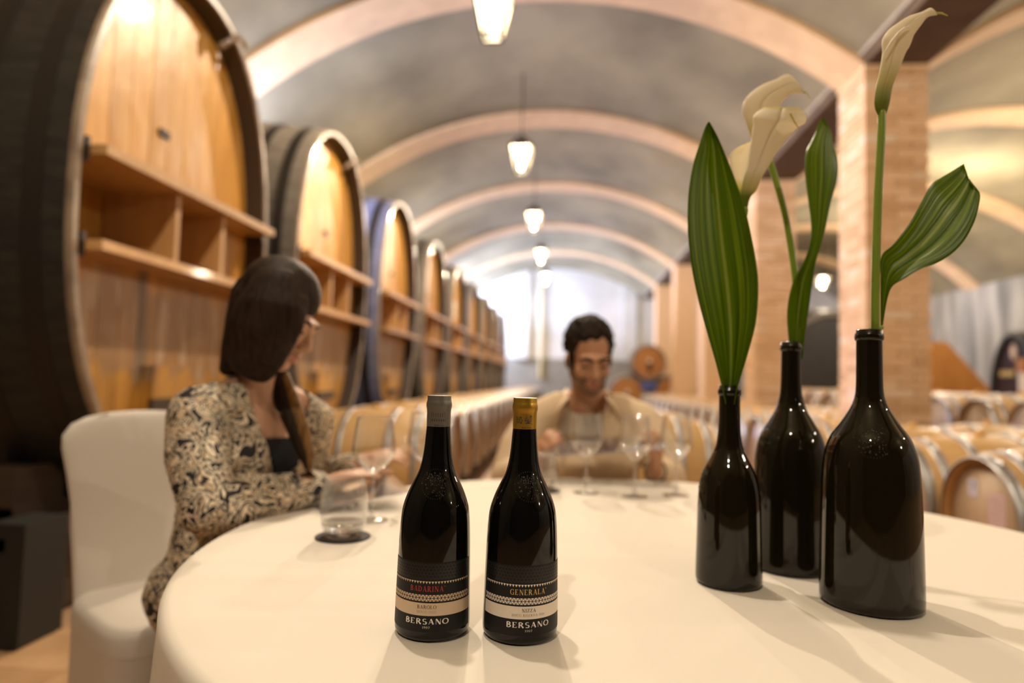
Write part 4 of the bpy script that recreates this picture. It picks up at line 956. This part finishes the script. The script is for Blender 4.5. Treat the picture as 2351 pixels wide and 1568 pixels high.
# ================================================================ CHAIRS
def chair(x, y, rz, label):
    """banquet chair in a stretch cover; local +Y is the way the sitter faces"""
    t = empty('covered_chair', (x, y, 0), rz); tag(t, label, 'chair')
    b = MB(); rows = []
    # backrest: rounded slab, rows from floor-level skirt to the crown
    for z, hw, yy, th in ((.40, .175, -.205, .03), (.47, .178, -.215, .028), (.55, .182, -.230, .024), (.62, .186, -.245, .022), (.70, .188, -.256, .022), (.78, .200, -.268, .022), (.85, .213, -.279, .023), (.885, .212, -.285, .024), (.915, .190, -.290, .023), (.934, .150, -.293, .020), (.945, .09, -.295, .014), (.949, .03, -.296, .005)):
        ln = []
        for k in range(33):
            a = 2*PI*k/32; c, s = math.cos(a), math.sin(a)
            px = hw*math.copysign(abs(c)**.55, c); py = th*math.copysign(abs(s)**.7, s)
            ln.append((px, yy+py+.030*(px/.21)**2, z))
        rows.append(ln)
    b.grid(rows); b.f.append(tuple(range(11*33, 11*33+32))); b.build('back_cover', m_spandex, t)
    for sx in (-1, 1):
        MB().tube([(sx*.170, -.18, .42), (sx*.174, -.200, .56), (sx*.180, -.215, .64), (sx*.187, -.228, .74), (sx*.203, -.245, .85), (sx*.18, -.262, .912), (sx*.10, -.272, .942)], .0035, 6).build('seam', m_spandex, t)
    b = MB(); n = 48
    def loop(hw, hd, z, cy=0, e=.4):
        ln = []
        for k in range(n+1):
            a = 2*PI*k/n; c, s = math.cos(a), math.sin(a)
            ln.append((hw*math.copysign(abs(c)**e, c), cy+hd*math.copysign(abs(s)**e, s), z))
        return ln
    b.grid([loop(.001, .001, .468), loop(.1, .1, .468), loop(.175, .19, .466), loop(.192, .205, .458), loop(.197, .210, .44), loop(.198, .212, .40)]); b.build('seat_cover', m_spandex, t)
    b = MB(); rows = []
    for z, f in ((.40, 0), (.34, .3), (.24, .7), (.12, .9), (.015, 1)):
        ln = []
        for k in range(n+1):
            a = 2*PI*k/n; c, s = math.cos(a), math.sin(a)
            pinch = 1-.10*f*abs(math.sin(2*a))**0*(1-abs(math.cos(2*a)))*0
            scal = abs(math.sin(2*a))
            hw = .197*(1-.05*f*(1-scal)); hd = .211*(1-.05*f*(1-scal))
            ln.append((hw*math.copysign(abs(c)**.4, c)*1.0, hd*math.copysign(abs(s)**.4, s), z+(.10*f*(1-scal**.6) if f == 1 else 0)))
        rows.append(ln)
    b.grid(rows); b.build('skirt', m_spandex, t)
    for sx in (-1, 1):
        for yy in (-.2, .2): MB().box((sx*.13, yy*.65, .20), (.025, .025, .40)).build('leg', m_iron, t, False)
    return t
chair(-1.055, 1.73, math.radians(-128), 'white stretch-covered banquet chair the woman sits on')
chair(.13, 2.80, math.radians(180), 'white stretch-covered banquet chair behind the seated man')

# ================================================================ PEOPLE
def hand_prims(b, W, fdir, ndir, curl, s=1.0, right=1, spread=.12):
    """palm + four curled fingers + a thumb leaving the side of the palm; W wrist, fdir finger direction, ndir back of the hand"""
    f = Vector(fdir).normalized(); n = Vector(ndir); n = (n-f*n.dot(f)).normalized(); l = f.cross(n)*right
    P = lambda a, c, d: W+f*a*s+l*c*s+n*d*s
    b.tube([P(0, 0, 0), P(.03, 0, .002), P(.06, 0, .004), P(.085, 0, .003)], [(.023*s, .018*s), (.032*s, .017*s), (.038*s, .015*s), (.036*s, .012*s)], 12, side=l)
    for k, (off, ln) in enumerate(((.028, .070), (.009, .078), (-.010, .072), (-.028, .056))):
        p = P(.085, off, .003); d = (f+l*off/.028*spread).normalized(); q = [p-d*.02*s]; ang = 0
        for j, seg in enumerate((.45, .32, .27)):
            ang += curl*(.7+.3*j); dd = d*math.cos(ang)-n*math.sin(ang); p = p+dd*ln*seg*s; q.append(p)
        b.tube(q, [.0092*s, .0090*s, .0080*s, .0068*s], 9)
    q = [P(.022, .018, 0), P(.05, .046, -.008), P(.075, .056, -.018), P(.098, .052, -.026)]
    b.tube(q, [.014*s, .011*s, .0095*s, .0075*s], 9)
def head_prims(b, M, s=1.0, male=False):
    S = M @ Matrix.Scale(s, 4)
    b.ell((0, .022, .045), (.074, .094, .083), S, 20, 14)
    b.ell((0, -.030, -.020), (.060, .064, .085), S, 20, 14)
    b.tube([(-.050, .012, -.055), (-.036, -.045, -.090), (0, -.070, -.102), (.036, -.045, -.090), (.050, .012, -.055)], [.022, .020, .021, .020, .022], 10, M=S)
    b.ell((0, -.076, -.100), (.024, .02, .019), S)
    for q in (-1, 1):
        b.ell((q*.036, -.058, -.028), (.028, .03, .03), S)
        b.ell((q*.078, .012, -.012), (.010, .020, .032), S)
        b.ell((q*.031, -.080, .004), (.018, .0125, .010), S)
        b.ell((q*.012, -.101, -.037), (.0095, .011, .009), S)
    b.tube([(0, -.088, .016), (0, -.100, -.008), (0, -.113, -.032)], [.009, .0105, .0125], 10, M=S)
    b.tube([(-.048, -.070, .021), (-.025, -.086, .024), (0, -.087, .020), (.025, -.086, .024), (.048, -.070, .021)], .011, 8, M=S)
    b.tube([(-.022, -.086, -.064), (0, -.098, -.061), (.022, -.086, -.064)], .0075, 8, M=S)
    b.tube([(-.019, -.084, -.075), (0, -.095, -.077), (.019, -.084, -.075)], .0082, 8, M=S)
def face_parts(t, M, s, iris, brow_m, brow_r=.0045):
    S = M @ Matrix.Scale(s, 4)
    for q in (-1, 1):
        MB().ell((q*.031, -.0830, -.004), (.0135, .0078, .0050), S).build('eye', m_eyew, t)
        MB().ell((q*.031, -.0895, -.0055), (.006, .002, .0035), S).build('iris', iris, t)
        MB().tube([(q*.016, -.0885, -.003), (q*.031, -.0930, -.0020), (q*.046, -.0835, -.004)], .0026, 6, M=S).build('eyelashes', m_iris, t)
        MB().tube([(q*.013, -.0955, .020), (q*.032, -.0945, .028), (q*.052, -.0760, .022)], [brow_r, brow_r*1.1, brow_r*.6], 6, M=S).build('eyebrow', brow_m, t)
    b = MB(); b.tube([(-.022, -.0905, -.065), (-.006, -.1035, -.0615), (0, -.1035, -.0630), (.006, -.1035, -.0615), (.022, -.0905, -.065)], [.0025, .0055, .005, .0055, .0025], 8, M=S)
    b.tube([(-.020, -.0885, -.073), (0, -.1005, -.0765), (.020, -.0885, -.073)], [.003, .0068, .003], 8, M=S); b.build('lips', m_lip, t)

# ---- woman -----------------------------------------------------
HMw = Matrix.Translation(at(642, 724, 1.53)) @ Matrix.Rotation(math.radians(85), 4, 'Z') @ Matrix.Rotation(math.radians(30), 4, 'X') @ Matrix.Rotation(math.radians(4), 4, 'Y')
sw = .95
sh_r = at(455, 952, 1.45); sh_l = at(715, 968, 1.76); nb_ = at(598, 905, 1.60); chest = at(560, 1040, 1.60); waist = at(525, 1200, 1.59); hip = at(520, 1325, 1.60)
el_r = at(478, 1172, 1.36); wr_r = at(742, 1112, 1.60); el_l = at(690, 1120, 1.92); wr_l = at(820, 1062, 1.84)
side_w = (sh_l-sh_r).normalized()
kn_r = Vector((-.77, 1.48, .50)); kn_l = Vector((-.75, 1.70, .50))
def woman_torso(b, k, low=True):
    top = (sh_r+sh_l)/2
    b.tube([hip+Vector((0, 0, -.02)), waist, chest, top+Vector((-.01, 0, -.035)), nb_+Vector((0, 0, -.005))], [(.165*k, .108*k), (.130*k, .088*k), (.150*k, .108*k), (.165*k, .085*k), (.075*k, .065*k)], 20, side=side_w)
    f = side_w.cross(Vector((0, 0, 1))).normalized()
    if f.x < 0: f = -f
    for q in (-1, 1): b.ell(chest+f*.075+side_w*.068*q+Vector((0, 0, -.005)), (.062*k, .066*k, .068*k))
    b.tube([nb_+Vector((-.01, 0, .005)), (sh_r+nb_)/2+Vector((0, 0, .012)), sh_r], [.055*k, .056*k, .060*k], 14)
    b.tube([nb_+Vector((-.01, 0, .005)), (sh_l+nb_)/2+Vector((0, 0, .012)), sh_l], [.055*k, .056*k, .060*k], 14)
    return f
b = MB()
fw = woman_torso(b, .90)
head_prims(b, HMw, sw)
hb = HMw @ Vector((0, .03, -.07)); b.tube([hb, (hb*.4+nb_*.6), nb_+Vector((0, 0, -.05))], [.050, .047, .062], 14)
b.tube([sh_r, (sh_r+el_r)/2, el_r], [.048, .044, .036], 12); b.tube([el_r, (el_r+wr_r)/2, wr_r], [.036, .034, .024], 12)
b.tube([sh_l, (sh_l+el_l)/2, el_l], [.048, .044, .036], 12); b.tube([el_l, (el_l+wr_l)/2, wr_l], [.036, .033, .024], 12)
hand_prims(b, wr_r, at(850, 1082, 1.68)-wr_r, (0, -.15, 1), .22, .95, -1)
hand_prims(b, wr_l, at(905, 1042, 1.86)-wr_l, (-.2, -.5, 1), .35, .95, 1)
for kx, kk in ((-.06, kn_r), (.06, kn_l)):
    h0 = hip+side_w*kx*1.3+Vector((0, 0, -.03)); b.tube([h0, (h0+kk)/2, kk], [.085, .08, .06], 12)
    ft = Vector((kk.x-.03, kk.y, .07)); b.tube([kk, Vector((kk.x+.0, kk.y, .30)), ft], [.055, .05, .036], 12)
    b.tube([ft, ft+Vector((.03, 0, -.025)), ft+Vector((.16, -.01, -.045))], [.035, .032, .022], 10)
woman = fuse(b, 'person', m_skin, None, .0052, 4)
tag(woman, 'woman with long dark hair in a black and cream patterned dress, looking down', 'person')
face_parts(woman, HMw, sw, m_iris, m_hair, .0034)
# dress with a deep neckline
b = MB(); woman_torso(b, 1.04)
b.tube([sh_r, (sh_r*.55+el_r*.45)+Vector((-.012, 0, 0)), el_r], [.068, .068, .056], 14); b.tube([el_r, (el_r*.6+wr_r*.4), (el_r*.08+wr_r*.92)], [.056, .055, .040], 14)
b.tube([sh_l, (sh_l+el_l)/2, el_l], [.064, .062, .052], 14); b.tube([el_l, (el_l+wr_l)/2, (el_l*.1+wr_l*.9)], [.052, .048, .038], 14)
for kx, kk in ((-.07, kn_r), (.06, kn_l)):
    h0 = hip+side_w*kx*1.35+Vector((0, 0, -.02)); b.tube([h0, (h0+kk)/2, kk], [.105, .10, .078], 14); b.tube([kk, Vector((kk.x-.01, kk.y, .30))], [.078, .085], 14)
b.tube([at(468, 1235, 1.50), at(455, 1320, 1.48), at(435, 1400, 1.47)], [.05, .052, .036], 12)
vbot = at(668, 1085, 1.62).z; vtop = nb_.z+.01
def cutw(p):
    d = p-nb_; fx = d.dot(fw); lx = d.dot(side_w)-.025
    r = math.hypot(d.x, d.y)
    if p.z > nb_.z+.030: return r < .14
    if p.z > nb_.z-.005 and r < .080: return True
    if 0 < fx < .21 and p.z > vbot:
        u = (p.z-vbot)/(vtop-vbot); return abs(lx) < .012+.088*u**.9
    return False
fuse(b, 'dress', m_shirt, woman, .007, 5, cutw, .003)
b = MB(); b.tube([waist+Vector((.0, 0, .02)), chest, (sh_r+sh_l)/2+Vector((-.01, 0, -.05))], [(.128, .094), (.150, .106), (.155, .083)], 20, side=side_w)
for q in (-1, 1): b.ell(chest+fw*.076+side_w*.068*q+Vector((0, 0, -.005)), (.060, .064, .066))
ctop = at(630, 1000, 1.6).z
fuse(b, 'camisole', m_cami, woman, .007, 4, lambda p: p.z > ctop-.035*min(1, abs((p-nb_).dot(side_w))*0))
# hair: smooth cap, a curtain to the nape and a long lock over the chest
b = MB(); S = HMw @ Matrix.Scale(sw, 4)
b.ell((0, .030, .052), (.088, .106, .092), S, 22, 14)
def hp(*pp): return [at(*p) for p in pp]
b.tube(hp((634, 645, 1.475), (622, 700, 1.455), (602, 760, 1.45), (582, 815, 1.46), (572, 856, 1.48)), [(.055, .035), (.080, .034), (.084, .032), (.074, .026), (.052, .016)], 16, side=Vector((1, .1, 0)))
b.tube(hp((656, 662, 1.50), (682, 694, 1.470), (664, 742, 1.455), (634, 800, 1.452), (608, 856, 1.47)), [(.016, .024), (.028, .020), (.035, .020), (.034, .018), (.024, .012)], 14, side=Vector((1, .1, 0)))
b.tube(hp((592, 680, 1.55), (572, 740, 1.55), (556, 800, 1.55), (532, 846, 1.55)), [(.060, .08), (.050, .085), (.040, .085), (.020, .06)], 14, side=Vector((1, .1, 0)))
fuse(b, 'hair', m_hair, woman, .005, 5)
b = MB(); b.tube(hp((640, 820, 1.60), (636, 870, 1.59), (654, 930, 1.57), (678, 990, 1.56), (698, 1045, 1.56), (704, 1075, 1.565)), [(.026, .02), (.028, .022), (.023, .02), (.019, .018), (.013, .014), (.006, .006)], 14, side=Vector((1, .2, 0)))
o = fuse(b, 'hair_lock', m_hair, woman, .004, 4)
b = MB(); b.tube(hp((652, 862, 1.595), (674, 930, 1.575), (696, 990, 1.565), (710, 1045, 1.565), (710, 1080, 1.57)), [(.014, .016), (.020, .018), (.018, .018), (.013, .014), (.005, .006)], 12, side=Vector((1, .2, 0)))
fuse(b, 'hair_lock', m_hairtip, woman, .004, 4)['label'] = 'caramel coloured ends of the hair'
ch = []
for k in range(13):
    u = -1+2*k/12; ch.append(nb_+side_w*(.055*u)+fw*(.058+.036*(1-u*u))+Vector((0, 0, -.004-.045*(1-u*u))))
MB().tube(ch, .0010, 6).build('necklace', m_chain, woman)

# ---- man --------------------------------------------------------
HMm = Matrix.Translation(at(1353, 822, 2.40)) @ Matrix.Rotation(math.radians(12), 4, 'Z') @ Matrix.Rotation(math.radians(20), 4, 'X') @ Matrix.Rotation(math.radians(-2), 4, 'Y')
sm = 1.0
nm_ = at(1347, 922, 2.50); s_l = at(1232, 965, 2.52); s_r = at(1468, 968, 2.52); ch_m = at(1350, 1050, 2.52); wa_m = at(1350, 1190, 2.56); hi_m = Vector((.13, 2.66, .53))
e_l = at(1166, 1092, 2.46); w_l = at(1234, 1078, 2.19); e_r = at(1535, 1098, 2.48); w_r = at(1504, 1082, 2.22)
sx_ = Vector((1, 0, 0))
def man_torso(b, k):
    b.tube([hi_m, wa_m, ch_m, (s_l+s_r)/2+Vector((0, 0, -.02)), nm_+Vector((0, 0, .0))], [(.17*k, .13*k), (.165*k, .12*k), (.185*k, .125*k), (.17*k, .09*k), (.075*k, .07*k)], 20, side=sx_)
    for s in (s_l, s_r): b.tube([nm_+Vector((0, .01, .01)), (nm_*.5+s*.5)+Vector((0, 0, .015)), s], [.055*k, .062*k, .070*k], 14)
b = MB(); man_torso(b, .9); head_prims(b, HMm, sm, True)
hb = HMm @ Vector((0, .025, -.07)); b.tube([hb, hb*.4+nm_*.6, nm_+Vector((0, 0, -.05))], [.058, .056, .07], 14)
for s, e, w in ((s_l, e_l, w_l), (s_r, e_r, w_r)):
    b.tube([s, (s+e)/2, e], [.055, .05, .042], 12); b.tube([e, (e+w)/2, w], [.042, .04, .028], 12)
hand_prims(b, w_l, at(1250, 1030, 2.17)-w_l, (-.75, -.6, .1), .55, 1.0, -1)
hand_prims(b, w_r, at(1506, 1020, 2.18)-w_r, (.75, -.6, .1), .55, 1.0, 1)
for q in (-1, 1):
    k0 = hi_m+Vector((q*.09, 0, 0)); k1 = Vector((.13+q*.12, 2.24, .53)); b.tube([k0, (k0+k1)/2, k1], [.09, .085, .065], 12)
    ft = Vector((k1.x, 2.28, .07)); b.tube([k1, ft], [.06, .042], 12); b.tube([ft, ft+Vector((0, -.03, -.02)), ft+Vector((0, -.17, -.035))], [.042, .04, .03], 10)
man = fuse(b, 'person', m_skinm, None, .0056, 4)
tag(man, 'man with dark curly hair and stubble in a beige overshirt, reading a sheet', 'person')
face_parts(man, HMm, sm, m_iris, m_hairm, .0062)
def cutm(p):
    d = p-nm_; r = math.hypot(d.x, d.y)
    if p.z > nm_.z+.035: return r < .15
    if p.z > nm_.z-.0 and r < .085: return True
    if d.y < 0 and p.z > nm_.z-.17:
        u = (p.z-nm_.z+.17)/.17; return abs(d.x) < .010+.060*u
    return False
b = MB(); man_torso(b, 1.05)
for s, e, w in ((s_l, e_l, w_l), (s_r, e_r, w_r)):
    b.tube([s, (s+e)/2+Vector((math.copysign(.012, s.x-nm_.x), 0, 0)), e], [.078, .076, .066], 14); b.tube([e, (e+w)/2, e*.12+w*.88], [.066, .06, .046], 14)
fuse(b, 'overshirt', m_jacket, man, .008, 5, cutm, .004)
for q in (-1, 1):                      # collar flaps
    g = []
    for i in range(7):
        u = i/6; a = nm_+Vector((q*(.078-.006*u), .05-.135*u, .050-.035*u)); o_ = a+Vector((q*(.022+.028*u), -.020-.012*u, -.038-.036*u))
        g.append([a, (a*.5+o_*.5)+Vector((0, -.006, .006)), o_])
    c = MB().grid(g).build('collar', m_jacket, man); k = c.modifiers.new('t', 'SOLIDIFY'); k.thickness = .005
MB().tube([nm_+Vector((q*.055, -.115-.0*abs(q), -.20+.0)) for q in (0, .02)], .004, 6).build('button', m_cream, man)
b = MB(); man_torso(b, .965); b.tube([nm_+Vector((0, .0, -.12)), nm_+Vector((0, -.006, -.05)), nm_+Vector((0, -.004, .0))], [(.12, .105), (.095, .088), (.074, .074)], 18, round_=False)
fuse(b, 'tee_shirt', m_tee, man, .008, 4, lambda p: p.z > nm_.z-.012+.35*(p-nm_).y or abs(p.x-nm_.x) > .17)
b = MB()
for q in (-1, 1):
    k0 = hi_m+Vector((q*.09, 0, 0)); k1 = Vector((.13+q*.12, 2.24, .53)); b.tube([k0, (k0+k1)/2, k1], [.102, .098, .078], 12); b.tube([k1, Vector((k1.x, 2.28, .1))], [.078, .06], 12)
b.ell(hi_m+Vector((0, .02, .0)), (.19, .14, .10)); fuse(b, 'trousers', m_trous, man, .01, 3)
S = HMm @ Matrix.Scale(sm, 4); b = MB(); rd = random.Random(4)
b.ell((0, .038, .058), (.083, .098, .085), S, 20, 12)
for k in range(230):
    u = rd.uniform(0, 2*PI); v = rd.uniform(-.25, 1); r = math.sqrt(max(0, 1-v*v)); p = Vector((.082*r*math.cos(u), .034+.096*r*math.sin(u), .052+.088*v))
    front = p.y < -.03
    if front and p.z < .080: continue
    if p.y < .0 and p.z < .045: continue
    if abs(p.x) > .06 and p.z < -.01 and p.y < .02: continue
    s = rd.uniform(.010, .018); b.ell(p, (s, s, s), S, 7, 5)
for q in (-1, 1): b.tube([(q*.068, -.010, .05), (q*.066, -.010, .0), (q*.061, -.012, -.035)], [.017, .014, .009], 8, M=S)
fuse(b, 'hair', m_hairm, man, .0048, 2)
# stubble: a thin shell over jaw, chin and upper lip
b = MB(); head_prims(b, HMm @ Matrix.Scale(1.012, 4), sm)
Mi = HMm.inverted()
def cuts(p):
    q = Mi @ p
    jaw = q.z < -.045-.5*(q.y+.06)*0 and q.y < .02 and not ((q.x/.026)**2+((q.z+.069)/.017)**2 < 1 and q.y < -.06)
    if q.z > -.047 and not (q.z < -.0 and abs(q.x) > .055 and q.y > -.03 and q.y < .01): return True
    return not (jaw or q.z > -.05)
fuse(b, 'stubble', m_stub, man, .005, 4, cuts)
dr = (w_r-e_r).normalized(); MB().tube([w_r-dr*.030, w_r-dr*.004], [.040, .037], 16, round_=False).build('wrist_strap', m_strap, man)
held_sheet((at(1246, 1042, 2.13)+at(1508, 1024, 2.13))/2+Vector((0, .045, .012)), at(1508, 1024, 2.13)-at(1246, 1042, 2.13), (0, .97, .13), .42, .22, 'clear board with a tasting sheet held up by the man in both hands')
held_sheet(at(822, 1140, 1.60)+Vector((0, 0, .012)), (1, .55, .16), (-.5, 1, .1), .22, .16, 'clear board with a tasting sheet lying under the hands of the woman')
